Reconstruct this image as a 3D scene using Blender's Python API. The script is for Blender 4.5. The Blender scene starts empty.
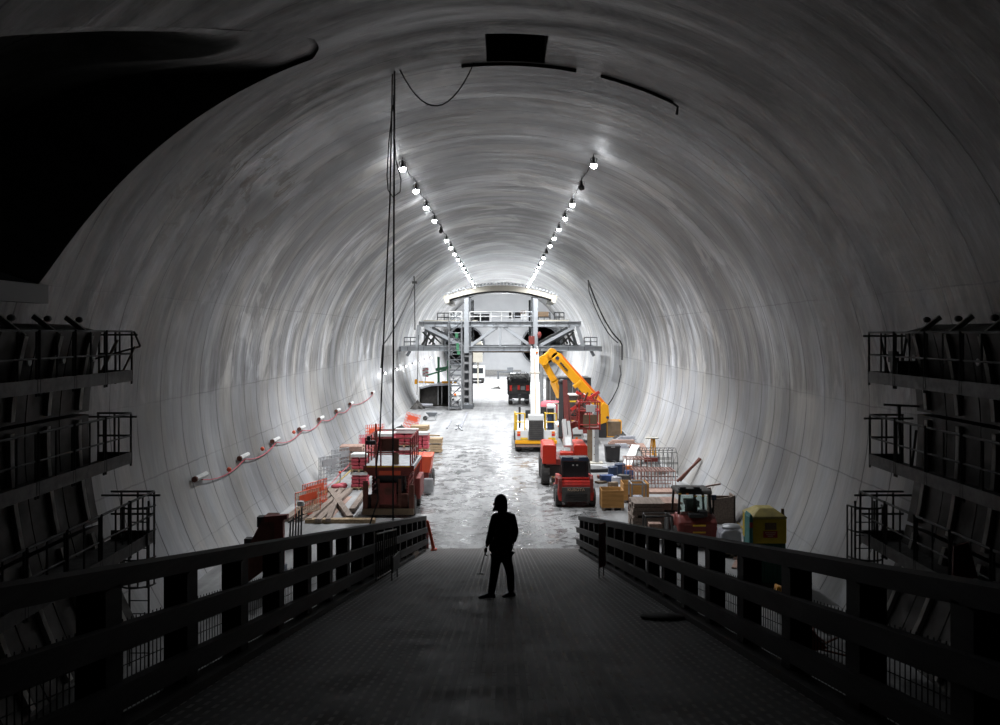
import bpy, bmesh, math, random
from mathutils import Vector, Matrix
random.seed(7)
SC = bpy.context.scene
COL = SC.collection
F = 900.0; VX = 503.0; VY = 333.0; CH = 7.64      # focal length in px, vanishing point, eye height
def X(px, Y): return (px-VX)*Y/F
def Z(py, Y): return CH-(py-VY)*Y/F
def GY(py): return F*CH/(py-VY)
PI = math.pi
def V(*a): return Vector(a)

# ------------------------------------------------------------------ mesh helper
class MB:
    def __init__(s): s.bm = bmesh.new()
    def _add(s, verts, faces):
        vs = [s.bm.verts.new(v) for v in verts]
        for f in faces:
            try: s.bm.faces.new([vs[i] for i in f])
            except ValueError: pass
        return s
    def box(s, c, d, rz=0.0, rx=0.0, ry=0.0):
        c = Vector(c); R = Matrix.Rotation(rz,3,'Z') @ Matrix.Rotation(ry,3,'Y') @ Matrix.Rotation(rx,3,'X')
        x,y,z = d[0]/2,d[1]/2,d[2]/2
        vs = [c + R@Vector(p) for p in ((-x,-y,-z),(x,-y,-z),(x,y,-z),(-x,y,-z),(-x,-y,z),(x,-y,z),(x,y,z),(-x,y,z))]
        return s._add(vs, ((0,3,2,1),(4,5,6,7),(0,1,5,4),(1,2,6,5),(2,3,7,6),(3,0,4,7)))
    def bx(s, x0,x1,y0,y1,z0,z1): return s.box(((x0+x1)/2,(y0+y1)/2,(z0+z1)/2),(abs(x1-x0),abs(y1-y0),abs(z1-z0)))
    def frame(s, p, q):
        d = (Vector(q)-Vector(p)).normalized()
        up = Vector((0,0,1)) if abs(d.z) < .95 else Vector((0,1,0))
        a = d.cross(up).normalized(); b = a.cross(d).normalized()
        return d,a,b
    def beam(s, p, q, w, h=None):
        h = h or w; p = Vector(p); q = Vector(q); d,a,b = s.frame(p,q)
        vs = [o + a*sx*w/2 + b*sz*h/2 for o in (p,q) for sx,sz in ((-1,-1),(1,-1),(1,1),(-1,1))]
        return s._add(vs, ((0,1,2,3),(7,6,5,4),(0,4,5,1),(1,5,6,2),(2,6,7,3),(3,7,4,0)))
    def ibeam(s, p, q, w, h, t=.02):
        p = Vector(p); q = Vector(q); d,a,b = s.frame(p,q)
        s.beam(p,q,t,h-2*t); s.beam(p+b*(h/2-t/2),q+b*(h/2-t/2),w,t); s.beam(p-b*(h/2-t/2),q-b*(h/2-t/2),w,t); return s
    def tube(s, p, q, r, n=8, r2=None):
        p = Vector(p); q = Vector(q); d,a,b = s.frame(p,q); r2 = r if r2 is None else r2
        vs = []
        for o,rr in ((p,r),(q,r2)):
            for k in range(n):
                t = 2*PI*k/n; vs.append(o + a*math.cos(t)*rr + b*math.sin(t)*rr)
        fs = [(k,(k+1)%n,n+(k+1)%n,n+k) for k in range(n)] + [tuple(range(n-1,-1,-1)), tuple(range(n,2*n))]
        return s._add(vs, fs)
    def path(s, pts, r, n=6, closed=False):
        pts = [Vector(p) for p in pts]; m = len(pts); vs = []; prev = None
        for i,p in enumerate(pts):
            a0 = pts[i-1] if (i>0 or closed) else p; b0 = pts[(i+1)%m] if (i<m-1 or closed) else p
            d = (b0-a0).normalized()
            if prev is None:
                up = Vector((0,0,1)) if abs(d.z)<.9 else Vector((0,1,0)); a = d.cross(up).normalized()
            else:
                a = (prev - d*prev.dot(d)).normalized()
            prev = a; b = d.cross(a)
            for k in range(n):
                t = 2*PI*k/n; vs.append(p + a*math.cos(t)*r + b*math.sin(t)*r)
        fs = []
        for i in range(m if closed else m-1):
            j = (i+1)%m
            for k in range(n): fs.append((i*n+k, i*n+(k+1)%n, j*n+(k+1)%n, j*n+k))
        if not closed: fs += [tuple(range(n-1,-1,-1)), tuple(range((m-1)*n,m*n))]
        return s._add(vs, fs)
    def lathe(s, prof, c, axis='Z', n=20):
        c = Vector(c); vs = []
        for r,h in prof:
            for k in range(n):
                t = 2*PI*k/n; u,v = r*math.cos(t), r*math.sin(t)
                vs.append(c + (Vector((u,v,h)) if axis=='Z' else Vector((h,u,v)) if axis=='X' else Vector((u,h,v))))
        fs = []
        for i in range(len(prof)-1):
            for k in range(n): fs.append((i*n+k, i*n+(k+1)%n, (i+1)*n+(k+1)%n, (i+1)*n+k))
        fs += [tuple(range(n-1,-1,-1)), tuple(range((len(prof)-1)*n, len(prof)*n))]
        return s._add(vs, fs)
    def prism(s, poly, a0, a1, axis='X'):
        """poly in the plane across the axis: axis X -> (y,z); axis Y -> (x,z); axis Z -> (x,y)"""
        def m(p,a): return Vector((a,p[0],p[1])) if axis=='X' else Vector((p[0],a,p[1])) if axis=='Y' else Vector((p[0],p[1],a))
        n = len(poly); vs = [m(p,a0) for p in poly]+[m(p,a1) for p in poly]
        return s._add(vs, [tuple(range(n-1,-1,-1)), tuple(range(n,2*n))]+[(k,(k+1)%n,n+(k+1)%n,n+k) for k in range(n)])
    def ball(s, c, r, sc=(1,1,1), u=12, v=8):
        r0 = bmesh.ops.create_uvsphere(s.bm, u_segments=u, v_segments=v, radius=r)
        bmesh.ops.scale(s.bm, vec=Vector(sc), verts=r0['verts']); bmesh.ops.translate(s.bm, vec=Vector(c), verts=r0['verts']); return s
    def build(s, name, mat, parent=None, smooth=False, bevel=0, bseg=2, loc=None, rz=0):
        bmesh.ops.recalc_face_normals(s.bm, faces=s.bm.faces)
        me = bpy.data.meshes.new(name); s.bm.to_mesh(me); s.bm.free()
        if smooth:
            for p in me.polygons: p.use_smooth = True
            try: me.set_sharp_from_angle(angle=math.radians(42))
            except Exception: pass
        me.materials.append(mat)
        o = bpy.data.objects.new(name, me); COL.objects.link(o)
        if parent: o.parent = parent
        if loc is not None: o.location = loc
        if rz: o.rotation_euler.z = rz
        if bevel:
            b = o.modifiers.new('edge','BEVEL'); b.width = bevel; b.segments = bseg; b.limit_method = 'ANGLE'
        return o
def tag(o, label, cat, group=None, kind=None):
    if label: o['label'] = label
    if cat: o['category'] = cat
    if group: o['group'] = group
    if kind: o['kind'] = kind
    return o
def thing(name, label, cat, loc=(0,0,0), rz=0.0, group=None):
    o = bpy.data.objects.new(name, None); COL.objects.link(o); o.empty_display_size = .3
    o.location = loc; o.rotation_euler.z = rz
    return tag(o, label, cat, group)
def struct(o): o['kind'] = 'structure'; return o
def dup(root, loc, rz=None, label=None, group=None):
    r = root.copy(); COL.objects.link(r); r.location = loc
    if rz is not None: r.rotation_euler.z = rz
    if label: r['label'] = label
    if group: r['group'] = group
    for ch in list(root.children):
        c = ch.copy(); COL.objects.link(c); c.parent = r
        for g in list(ch.children):
            d = g.copy(); COL.objects.link(d); d.parent = c
    return r
def arc(c, r, a0, a1, n, plane='XZ'):
    out = []
    for i in range(n+1):
        t = math.radians(a0+(a1-a0)*i/n); u,v = r*math.cos(t), r*math.sin(t)
        out.append((c[0]+u,c[1],c[2]+v) if plane=='XZ' else (c[0]+u,c[1]+v,c[2]) if plane=='XY' else (c[0],c[1]+u,c[2]+v))
    return out

# ------------------------------------------------------------------ materials
class NT:
    def __init__(s, name):
        s.m = bpy.data.materials.new(name); s.m.use_nodes = True; s.t = s.m.node_tree
        s.bsdf = next(n for n in s.t.nodes if n.type=='BSDF_PRINCIPLED')
    def n(s, ty, **kw):
        nd = s.t.nodes.new(ty)
        for k,v in kw.items(): setattr(nd,k,v)
        return nd
    def set(s, inp, v):
        if hasattr(v,'is_output') : s.t.links.new(v, inp)
        else: inp.default_value = v
    def math(s, op, a, b=0.0, c=None, clamp=False):
        nd = s.n('ShaderNodeMath', operation=op); nd.use_clamp = clamp
        s.set(nd.inputs[0],a); s.set(nd.inputs[1],b)
        if c is not None: s.set(nd.inputs[2],c)
        return nd.outputs[0]
    def noise(s, vec, scale, detail=3, rough=.6, dist=0):
        nd = s.n('ShaderNodeTexNoise'); s.set(nd.inputs['Vector'],vec); nd.inputs['Scale'].default_value = scale
        nd.inputs['Detail'].default_value = detail; nd.inputs['Roughness'].default_value = rough; nd.inputs['Distortion'].default_value = dist
        return nd.outputs['Fac']
    def remap(s, v, a, b, c, d, smooth=False):
        nd = s.n('ShaderNodeMapRange'); nd.clamp = True
        if smooth: nd.interpolation_type = 'SMOOTHSTEP'
        s.set(nd.inputs['Value'],v)
        for k,q in (('From Min',a),('From Max',b),('To Min',c),('To Max',d)): s.set(nd.inputs[k],q)
        return nd.outputs['Result']
    def mix(s, f, a, b, mode='MIX'):
        nd = s.n('ShaderNodeMix', data_type='RGBA', blend_type=mode)
        s.set(nd.inputs[0],f); s.set(nd.inputs[6],a); s.set(nd.inputs[7],b); return nd.outputs[2]
    def vmul(s, vec, k):
        nd = s.n('ShaderNodeVectorMath', operation='MULTIPLY'); s.set(nd.inputs[0],vec); nd.inputs[1].default_value = k; return nd.outputs[0]
    def comb(s, x,y,z):
        nd = s.n('ShaderNodeCombineXYZ'); s.set(nd.inputs[0],x); s.set(nd.inputs[1],y); s.set(nd.inputs[2],z); return nd.outputs[0]
    def sep(s, v):
        nd = s.n('ShaderNodeSeparateXYZ'); s.set(nd.inputs[0],v); return nd.outputs
    def bump(s, h, strength=.3, dist=.02):
        nd = s.n('ShaderNodeBump'); s.set(nd.inputs['Height'],h); nd.inputs['Strength'].default_value = strength; nd.inputs['Distance'].default_value = dist
        s.t.links.new(nd.outputs[0], s.bsdf.inputs['Normal'])
def rgb(c): return (c[0],c[1],c[2],1.0)
def paint(name, col, rough=.5, metal=0.0, dirt=.5, dcol=None, scale=3.0, spec=.5):
    """weathered surface: the colour mottled with a dirt tone"""
    N = NT(name); tc = N.n('ShaderNodeTexCoord').outputs['Object']
    f = N.remap(N.noise(tc, scale, 5, .65), .42, .72, 0, dirt)
    dc = dcol or tuple(x*.45+.02 for x in col)
    N.set(N.bsdf.inputs['Base Color'], N.mix(f, rgb(col), rgb(dc)))
    N.set(N.bsdf.inputs['Roughness'], N.remap(N.noise(tc, scale*2, 3), .3,.7, max(.05,rough-.1), min(1,rough+.15)))
    N.bsdf.inputs['Metallic'].default_value = metal
    N.bsdf.inputs['Specular IOR Level'].default_value = spec
    return N.m
def emit(name, col, strength):
    N = NT(name); N.bsdf.inputs['Base Color'].default_value = rgb(col)
    N.bsdf.inputs['Emission Color'].default_value = rgb(col); N.bsdf.inputs['Emission Strength'].default_value = strength; return N.m
def wood(name, col, dark, sc=1.0, axis=1):
    N = NT(name); tc = N.n('ShaderNodeTexCoord').outputs['Object']
    k = [14*sc,14*sc,14*sc]; k[axis] = 1.2*sc
    f = N.noise(N.vmul(tc,tuple(k)), 1.0, 5, .6)
    N.set(N.bsdf.inputs['Base Color'], N.mix(N.remap(f,.35,.65,0,1), rgb(col), rgb(dark)))
    N.bsdf.inputs['Roughness'].default_value = .75; N.bump(f,.3,.01); return N.m
def glass(name, col=(.6,.75,.7)):
    N = NT(name); N.bsdf.inputs['Base Color'].default_value = rgb(col); N.bsdf.inputs['Roughness'].default_value = .08
    N.bsdf.inputs['Transmission Weight'].default_value = .85; N.bsdf.inputs['IOR'].default_value = 1.1; return N.m
RAD = 10.6
def concrete():
    N = NT('concrete_lining')
    uv = N.n('ShaderNodeUVMap').outputs['UV']; u,v,_ = N.sep(uv)
    av = N.math('ABSOLUTE', v); deg = RAD*PI/180
    big = N.noise(N.comb(N.math('MULTIPLY',u,.11),N.math('MULTIPLY',v,.13),0),1,3,.5)
    streak = N.noise(N.comb(N.math('MULTIPLY',u,1.05),N.math('MULTIPLY',v,.085),3.0),1,7,.66)
    fine = N.noise(N.comb(N.math('MULTIPLY',u,6.),N.math('MULTIPLY',v,.9),9.0),1,5,.7)
    lower = N.remap(av, 89*deg, 91*deg, 1.0, .2)          # the lower pours are cleaner
    ring = N.math('FLOOR', N.math('DIVIDE',u,1.85))
    wn = N.n('ShaderNodeTexWhiteNoise', noise_dimensions='1D'); N.set(wn.inputs['W'], ring)
    rr = N.remap(wn.outputs['Value'],0,1,.86,1.1)
    st = N.remap(streak,.36,.64,-.46,.38); st = N.math('MULTIPLY', st, lower)
    fi = N.math('MULTIPLY', N.remap(fine,.3,.7,-.22,.2), N.remap(lower,.35,1,.6,1))
    val = N.math('ADD', N.math('ADD', 1.0, st), fi)
    val = N.math('MULTIPLY', val, N.remap(big,.35,.65,.62,1.32))
    pt_ = N.noise(N.comb(N.math('MULTIPLY',u,.55),N.math('MULTIPLY',v,.14),15.0),1,7,.72,.4)
    val = N.math('MULTIPLY', val, N.mix(lower, (1,1,1,1), N.remap(pt_,.44,.56,.70,1.14)))
    val = N.math('MULTIPLY', val, rr)
    # pale lime-washed patches on the shoulder
    wp = N.noise(N.comb(N.math('MULTIPLY',u,.22),N.math('MULTIPLY',v,.16),21.0),1,5,.62,.6)
    val = N.math('ADD', val, N.math('MULTIPLY', N.remap(wp,.54,.58,0,.42), lower))
    def box_(a,b,c,d,e): return N.math('MULTIPLY', N.math('MULTIPLY',N.remap(u,a,a+e,0,1),N.remap(u,b-e,b,1,0)), N.math('MULTIPLY',N.remap(v,c,c+e,0,1),N.remap(v,d-e,d,1,0)))
    lime = N.math('MAXIMUM', box_(24,33.5,-9.0,-5.4,.5), N.math('MULTIPLY',box_(24.5,32,6.2,9.4,.5),.55))
    lime = N.math('MULTIPLY', lime, N.remap(wp,.40,.44,0,1))
    val = N.math('ADD', val, N.math('MULTIPLY',lime,.6))
    # ring joints and longitudinal joints
    wob = N.math('MULTIPLY', N.noise(N.comb(0,N.math('MULTIPLY',v,1.3),ring),1,2), .10)
    fr = N.math('FRACT', N.math('ADD', N.math('DIVIDE',u,1.85), N.math('MULTIPLY',wob,.5)))
    jl = N.math('COMPARE', fr, .5, .015)
    jstr = N.remap(N.noise(N.comb(N.math('MULTIPLY',ring,3.3),N.math('MULTIPLY',v,.35),2.0),1,2),.36,.5,.25,1)
    jl = N.math('MULTIPLY', jl, jstr)
    shade = N.remap(N.math('ABSOLUTE', N.math('SUBTRACT', fr,.5)), 0, .09, .17, 0)
    lj = None
    for d in (71.4, 90, 101.9, 115.2):
        q = N.math('COMPARE', N.math('ADD',av,N.math('MULTIPLY',N.noise(N.comb(N.math('MULTIPLY',u,.8),d,0),1,2),.12)), d*deg+.06, .022)
        lj = q if lj is None else N.math('MAXIMUM', lj, q)
    lj = N.math('MULTIPLY', lj, N.remap(N.noise(N.comb(N.math('MULTIPLY',u,.15),N.math('MULTIPLY',v,.5),5.0),1,2),.4,.6,.2,.6))
    joint = N.math('MAXIMUM', jl, lj)
    val = N.math('MULTIPLY', val, N.math('SUBTRACT', 1.0, N.math('ADD',N.math('MULTIPLY', joint, .62), N.math('MULTIPLY',shade,jstr))))
    # stained near crown, colour darkened further to imitate the light falling off
    near_tone = N.noise(N.comb(N.math('MULTIPLY',u,.9),N.math('MULTIPLY',v,.33),33.),1,6,.7,.5)
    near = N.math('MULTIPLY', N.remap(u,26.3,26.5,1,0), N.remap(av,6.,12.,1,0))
    val = N.math('MULTIPLY', val, N.math('SUBTRACT',1.0,N.math('MULTIPLY',near,N.remap(near_tone,.45,.58,.48,.88))))
    # damp brown runs on the left shoulder
    dr = N.noise(N.comb(N.math('MULTIPLY',u,.5),N.math('MULTIPLY',v,.42),51.),1,6,.72,1.2)
    dm = N.math('MULTIPLY', N.remap(dr,.535,.555,0,1), N.math('MULTIPLY', N.remap(u,23,25,0,1), N.remap(u,32,38,1,0)))
    dm = N.math('MULTIPLY', dm, N.math('MULTIPLY', N.remap(v,-7.0,-7.8,0,1), N.remap(v,-10,-12,1,0)))
    val = N.math('MULTIPLY', val, N.math('SUBTRACT',1.0,N.math('MULTIPLY',dm,.5)))
    # two bare darker bays further in
    bay = N.math('MULTIPLY', N.math('MULTIPLY',N.remap(u,82,82.3,0,1),N.remap(u,88,88.3,1,0)), N.math('MULTIPLY',N.remap(av,84*deg,85*deg,0,1),N.remap(av,103*deg,104*deg,1,0)))
    bay2= N.math('MULTIPLY', N.math('MULTIPLY',N.remap(u,112,112.3,0,1),N.remap(u,117,117.3,1,0)), N.remap(v,-15*deg,-22*deg,0,1))
    val = N.math('MULTIPLY', val, N.math('SUBTRACT',1.0,N.math('MULTIPLY',N.math('MAXIMUM',bay,bay2),.5)))
    crown = N.math('MULTIPLY', N.remap(av,4.5,10.,1,0), N.remap(wp,.40,.55,.46,.28))  # crown dirt, deepened in colour to imitate dimmer light overhead
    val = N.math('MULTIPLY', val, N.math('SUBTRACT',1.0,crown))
    warm = N.remap(N.noise(N.comb(N.math('MULTIPLY',u,.5),N.math('MULTIPLY',v,.2),71.),1,4,.6),.42,.62,0,1)
    tint = N.mix(warm, rgb((.38,.385,.395)), rgb((.395,.38,.355)))
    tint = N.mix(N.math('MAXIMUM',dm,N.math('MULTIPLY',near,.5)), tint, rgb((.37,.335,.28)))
    g = N.comb(val,val,val)
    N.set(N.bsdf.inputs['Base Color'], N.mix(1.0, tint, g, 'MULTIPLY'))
    N.set(N.bsdf.inputs['Roughness'], N.remap(streak,.3,.7,.38,.75))
    N.bump(N.math('ADD', N.math('MULTIPLY',joint,-1.2), N.math('ADD',fine,N.math('MULTIPLY',streak,1.2))), .4, .02)
    return N.m
def floor_mat():
    N = NT('wet_concrete_floor'); tc = N.n('ShaderNodeTexCoord').outputs['Object']
    x,y,z = N.sep(tc)
    a = N.noise(N.vmul(tc,(.35,.16,1)),1,6,.6,1.0); b = N.noise(tc,1.1,6,.7,.8); c = N.noise(tc,6,4,.6)
    ax = N.math('ABSOLUTE', N.math('ADD',x,.3))
    lane = N.math('MULTIPLY', N.remap(ax,4.0,5.5,1,0), N.remap(y,55,75,1,.35))
    pud = N.math('MULTIPLY', N.remap(b,.50,.53,0,1,True), lane)
    val = N.math('MULTIPLY', N.remap(a,.38,.62,.70,1.18), N.remap(c,.3,.7,.9,1.08))
    swirl = N.remap(N.math('ABSOLUTE',N.math('SUBTRACT',N.noise(N.vmul(tc,(.55,.4,1)),1,5,.6,2.2),.5)),0,.03,.5,1)
    val = N.math('MULTIPLY', val, N.mix(lane, (1,1,1,1), N.comb(swirl,swirl,swirl)))
    trk = N.remap(N.noise(N.vmul(tc,(1.6,.07,1)),1,4,.6,.3),.44,.6,1,.75)
    val = N.math('MULTIPLY', val, trk)
    col = N.mix(pud, rgb((.36,.358,.355)), rgb((.26,.258,.255)))
    N.set(N.bsdf.inputs['Base Color'], N.mix(1.0,col,N.comb(val,val,val),'MULTIPLY'))
    N.set(N.bsdf.inputs['Roughness'], N.remap(pud,0,1,.7,.17))
    N.bump(N.math('MULTIPLY', N.math('ADD',b,N.math('MULTIPLY',c,.4)), N.remap(pud,0,1,1,.25)),.22,.03)
    return N.m
def deck_mat():
    """ribbed anti-slip matting: short raised dashes at the sides, long ribs down the middle"""
    N = NT('ribbed_deck_matting'); tc = N.n('ShaderNodeTexCoord').outputs['Object']; x,y,z = N.sep(tc)
    def strip(c,p,w): return N.math('COMPARE', N.math('FRACT', N.math('DIVIDE',c,p)), .5, w)
    mid = N.math('COMPARE', x, .12, .86)
    ribs = strip(x,.105,.17)
    rowi = N.math('FLOOR', N.math('DIVIDE',x,.10))
    off = N.math('MULTIPLY', N.math('FRACT',N.math('MULTIPLY',rowi,.5)), .22)
    dash = N.math('MULTIPLY', strip(x,.10,.17), strip(N.math('ADD',y,off),.22,.30))
    dashm = N.math('MULTIPLY', ribs, N.math('SUBTRACT',1.0,strip(y,.6,.04)))
    pat = N.math('ADD', N.math('MULTIPLY',mid,dashm), N.math('MULTIPLY',N.math('SUBTRACT',1.0,mid),dash))
    seam = N.math('MAXIMUM', strip(y,2.44,.006), N.math('COMPARE', N.math('ABSOLUTE',N.math('SUBTRACT',x,.12)), .90, .02))
    wear = N.noise(tc,1.2,5,.65); 
    pat = N.math('MULTIPLY', pat, N.remap(wear,.35,.55,.35,1))
    hole = N.remap(N.noise(N.vmul(tc,(1.3,2.2,1)),.8,4,.6),.66,.70,0,1)
    pat = N.math('MULTIPLY', pat, N.math('SUBTRACT',1.0,hole))
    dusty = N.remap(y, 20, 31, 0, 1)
    c = N.mix(N.remap(wear,.3,.7,0,1), rgb((.02,.0195,.0185)), rgb((.038,.036,.034)))
    c = N.mix(pat, c, rgb((.38,.37,.35)))
    c = N.mix(N.math('MAXIMUM',seam,N.math('MULTIPLY',hole,.7)), c, rgb((.015,.015,.015)))
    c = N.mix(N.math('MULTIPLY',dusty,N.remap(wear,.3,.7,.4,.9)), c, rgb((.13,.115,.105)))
    N.set(N.bsdf.inputs['Base Color'], c)
    N.set(N.bsdf.inputs['Roughness'], N.remap(wear,.3,.7,.62,.85))
    N.bump(N.math('ADD', N.math('ADD', N.math('MULTIPLY',mid,dashm), N.math('MULTIPLY',N.math('SUBTRACT',1.0,mid),dash)), N.math('MULTIPLY',seam,-1.0)), .5, .006)
    return N.m

M = {}
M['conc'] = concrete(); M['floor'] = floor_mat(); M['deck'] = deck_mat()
M['timber_dark'] = wood('dark_timber', (.026,.024,.022), (.012,.011,.011))
M['form_face'] = paint('oily_formwork_face', (.034,.03,.022), .6, 0, .8, (.02,.018,.012), 1.2)
M['form_rib'] = paint('grey_formwork_rib', (.55,.53,.48), .6, 0, .6, (.32,.30,.26), 2)
M['form_deck'] = paint('galvanised_walkway', (.13,.13,.125), .6, .2, .6)
M['rail_steel'] = paint('dull_rail_steel', (.11,.11,.105), .6, .3, .5)
M['mesh'] = paint('wire_mesh', (.035,.035,.035), .6, .4, .3)
M['cable'] = paint('black_cable', (.02,.018,.017), .6, 0, .3)
M['hose_y'] = paint('yellow_hose', (.45,.32,.10), .6, 0, .5)
M['gan'] = paint('pale_grey_steel', (.46,.48,.50), .45, .1, .55, (.25,.25,.25), 1.0)
M['gan_d'] = paint('dark_grey_steel', (.16,.17,.18), .5, .3, .6)
M['cream'] = paint('cream_shutter', (.62,.58,.49), .5, 0, .5, (.4,.36,.3), .8)
M['brown'] = paint('brown_ply', (.22,.15,.09), .7, 0, .6)
M['red'] = paint('machine_red', (.58,.035,.025), .4, 0, .55, (.22,.03,.025), 2.0)
M['redo'] = paint('orange_red', (.85,.12,.05), .4, 0, .35, (.5,.07,.04), 2.0)
M['redd'] = paint('dull_red', (.26,.045,.035), .55, 0, .6, (.10,.03,.025), 2.0)
M['pinkred'] = paint('pink_red', (.62,.10,.13), .55, 0, .5, (.35,.05,.07), 3.0)
M['rust'] = paint('rusty_steel', (.19,.07,.05), .8, .1, .7, (.08,.04,.03), 3.0)
M['blk'] = paint('black_paint', (.025,.025,.027), .5, 0, .4, (.06,.055,.05))
M['rub'] = paint('tyre_rubber', (.05,.048,.046), .85, 0, .7, (.16,.15,.14), 4)
M['dust'] = paint('dusty_dark_plastic', (.07,.065,.06), .7, 0, .7, (.14,.13,.12), 4)
M['white'] = paint('white_paint', (.78,.78,.76), .4, 0, .3, (.5,.48,.45), 1.5)
M['grey'] = paint('grey_paint', (.33,.33,.33), .55, 0, .5)
M['yel'] = paint('yellow_paint', (.85,.52,.03), .4, 0, .25, (.6,.35,.05))
M['yelo'] = paint('orange_yellow_paint', (.95,.42,.01), .38, 0, .15, (.7,.3,.02), 1.0)
M['cover'] = paint('red_orange_cover', (.62,.035,.015), .4, 0, .3, (.4,.03,.015), 2.0)
M['orange'] = paint('orange_plastic', (.95,.22,.02), .5, 0, .2)
M['taill'] = paint('red_lens', (.7,.03,.02), .2, 0, .1)
M['woodl'] = wood('pale_timber', (.52,.38,.23), (.36,.25,.15), 1.0)
M['crate'] = wood('orange_brown_plywood', (.62,.32,.10), (.46,.22,.06), .6, 0)
M['wooddk'] = wood('weathered_timber', (.34,.27,.22), (.20,.15,.12))
M['woodred'] = wood('pinkish_timber', (.48,.32,.25), (.33,.20,.16))
M['glass'] = glass('cab_glass'); M['glassd'] = paint('dark_window', (.03,.035,.04), .12, 0, .2)
M['green'] = paint('dark_green_plastic', (.012,.11,.075), .45, 0, .3)
M['teal'] = paint('teal_plastic', (.05,.30,.28), .45, 0, .4)
M['tarp'] = paint('yellow_plastic', (.80,.60,.03), .55, 0, .4, (.4,.28,.03))
M['roof_y'] = paint('dusty_yellow_roof', (.80,.66,.22), .6, 0, .6, (.42,.33,.16), 4)
M['signred'] = paint('red_label', (.5,.04,.03), .5, 0, .2)
M['signpale'] = paint('pale_label', (.72,.5,.35), .6, 0, .2)
M['blue'] = paint('blue_plastic', (.04,.09,.26), .4, 0, .4)
M['navy'] = paint('navy_plastic', (.03,.05,.10), .4, 0, .4)
M['wrap'] = paint('grey_plastic_wrap', (.50,.50,.54), .25, 0, .7, (.25,.25,.3), 5)
M['rebar'] = paint('rusty_rebar', (.42,.24,.20), .7, .1, .6, (.25,.12,.10), 6)
M['galv'] = paint('galvanised_steel', (.42,.43,.44), .45, .4, .5)
M['greenp'] = paint('green_paint', (.07,.26,.13), .5, 0, .3)
M['rubble'] = paint('broken_concrete', (.42,.41,.39), .85, 0, .7, (.2,.2,.2), 4)
M['skin'] = paint('skin', (.30,.17,.12), .55, 0, .1)
M['cloth'] = paint('black_cloth', (.012,.012,.014), .9, 0, .4, (.006,.006,.007), 8)
M['cloth2'] = paint('charcoal_trousers', (.016,.016,.018), .9, 0, .4, (.008,.008,.009), 8)
M['lamp'] = emit('lamp_lens', (.93,.96,1.0), 90.0)
M['lampw'] = emit('small_lamp_lens', (.93,.96,1.0), 25.0)
M['redspot'] = emit('red_lamp_lens', (1.0,.08,.04), 3.0)
M['white_m'] = paint('whitewashed_end_wall', (.74,.75,.76), .6, 0, .4, (.55,.56,.58), .4)
M['dkbore'] = paint('dark_segment_lining', (.06,.065,.075), .6, 0, .5)

# ------------------------------------------------------------------ tunnel shell
CZ = 5.48
def prof(t, d=0.0):
    """point of the lining section; t in degrees from the crown (+ right), d = outward offset"""
    r = math.radians(t); A = 10.9+d; B = (10.15 if abs(t) <= 90 else 10.9)+d
    return A*math.sin(r), CZ+B*math.cos(r)
TF = 120.18
def grid(rows, name, parent=None, mat=None):
    """rows: list of rows of (co, uv)"""
    me = bpy.data.meshes.new(name); vs = []; fs = []; uvs = []
    n = len(rows[0])
    for r in rows:
        for co,uv in r: vs.append(co); uvs.append(uv)
    for i in range(len(rows)-1):
        for j in range(n-1):
            fs.append((i*n+j, i*n+j+1, (i+1)*n+j+1, (i+1)*n+j))
    return vs, fs, uvs
def mk(name, parts, mat, drop=None):
    me = bpy.data.meshes.new(name); V_ = []; F_ = []; U_ = []
    for vs,fs,uvs in parts:
        o = len(V_); V_ += vs; U_ += uvs; F_ += [tuple(i+o for i in f) for f in fs]
    if drop: F_ = [f for f in F_ if not drop([V_[i] for i in f])]
    me.from_pydata(V_, [], F_); ul = me.uv_layers.new(name='UVMap')
    for p in me.polygons:
        p.use_smooth = True
        for li in p.loop_indices: ul.data[li].uv = U_[me.loops[li].vertex_index]
    me.materials.append(mat); o = bpy.data.objects.new(name, me); COL.objects.link(o); return struct(o)
def pt(t, Y, d=0.0):
    x,z = prof(t,d); return ((x,Y,z), (Y, math.radians(t)*RAD))
YEND = 165.0
TS = 71.4
def lin(a,b,n): return [a+(b-a)*i/n for i in range(n+1)]
yrows = lin(28,YEND,40)
for nm,s in (('wall_left',-1),('wall_right',1)):
    ts = lin(TS,TF,26)
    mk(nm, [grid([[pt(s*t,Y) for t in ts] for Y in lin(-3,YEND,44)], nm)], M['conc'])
TC = -24.6                                             # where the side adit breaks into the crown
def yedge(t):                                          # mouth of the adit, nearly a ring
    if t >= TC: return 22.9
    return 20.0 + 2.9*((t+TS)/(TC+TS))**.8
def tcut(Y):
    k = 22.9-Y
    if k < .8: return TC - 2.2*(1-k/.8)**2
    return TC - max(0, k-1.3)*3.0
cols = sorted(set([round(a,3) for a in lin(-TS,TC,30)+lin(TC,TS,60)]))
hx0,hx1,hy0,hy1 = -.48,1.22,24.0,26.45
for hx in (hx0,hx1):
    tt = math.degrees(math.asin(hx/10.9)); cols = [c for c in cols if abs(c-tt)>.5]+[tt]
cols.sort()
A_ = [[pt(t,yedge(t)) for t in cols]] + [[pt(t,Y) for t in cols] for Y in [24.0,26.45]+yrows]
B_ = [[pt(tcut(Y)+(TS-tcut(Y))*j/80, Y) for j in range(81)] for Y in lin(-3,18,14)[:-1]+lin(18,22.9,24)]
def drop(c):
    cx = sum(v[0] for v in c)/4; cy = sum(v[1] for v in c)/4; return hx0 < cx < hx1 and hy0 < cy < hy1 and c[0][2] > 12
mk('ceiling', [grid(A_,''), grid(B_,'')], M['conc'], drop)
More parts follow.
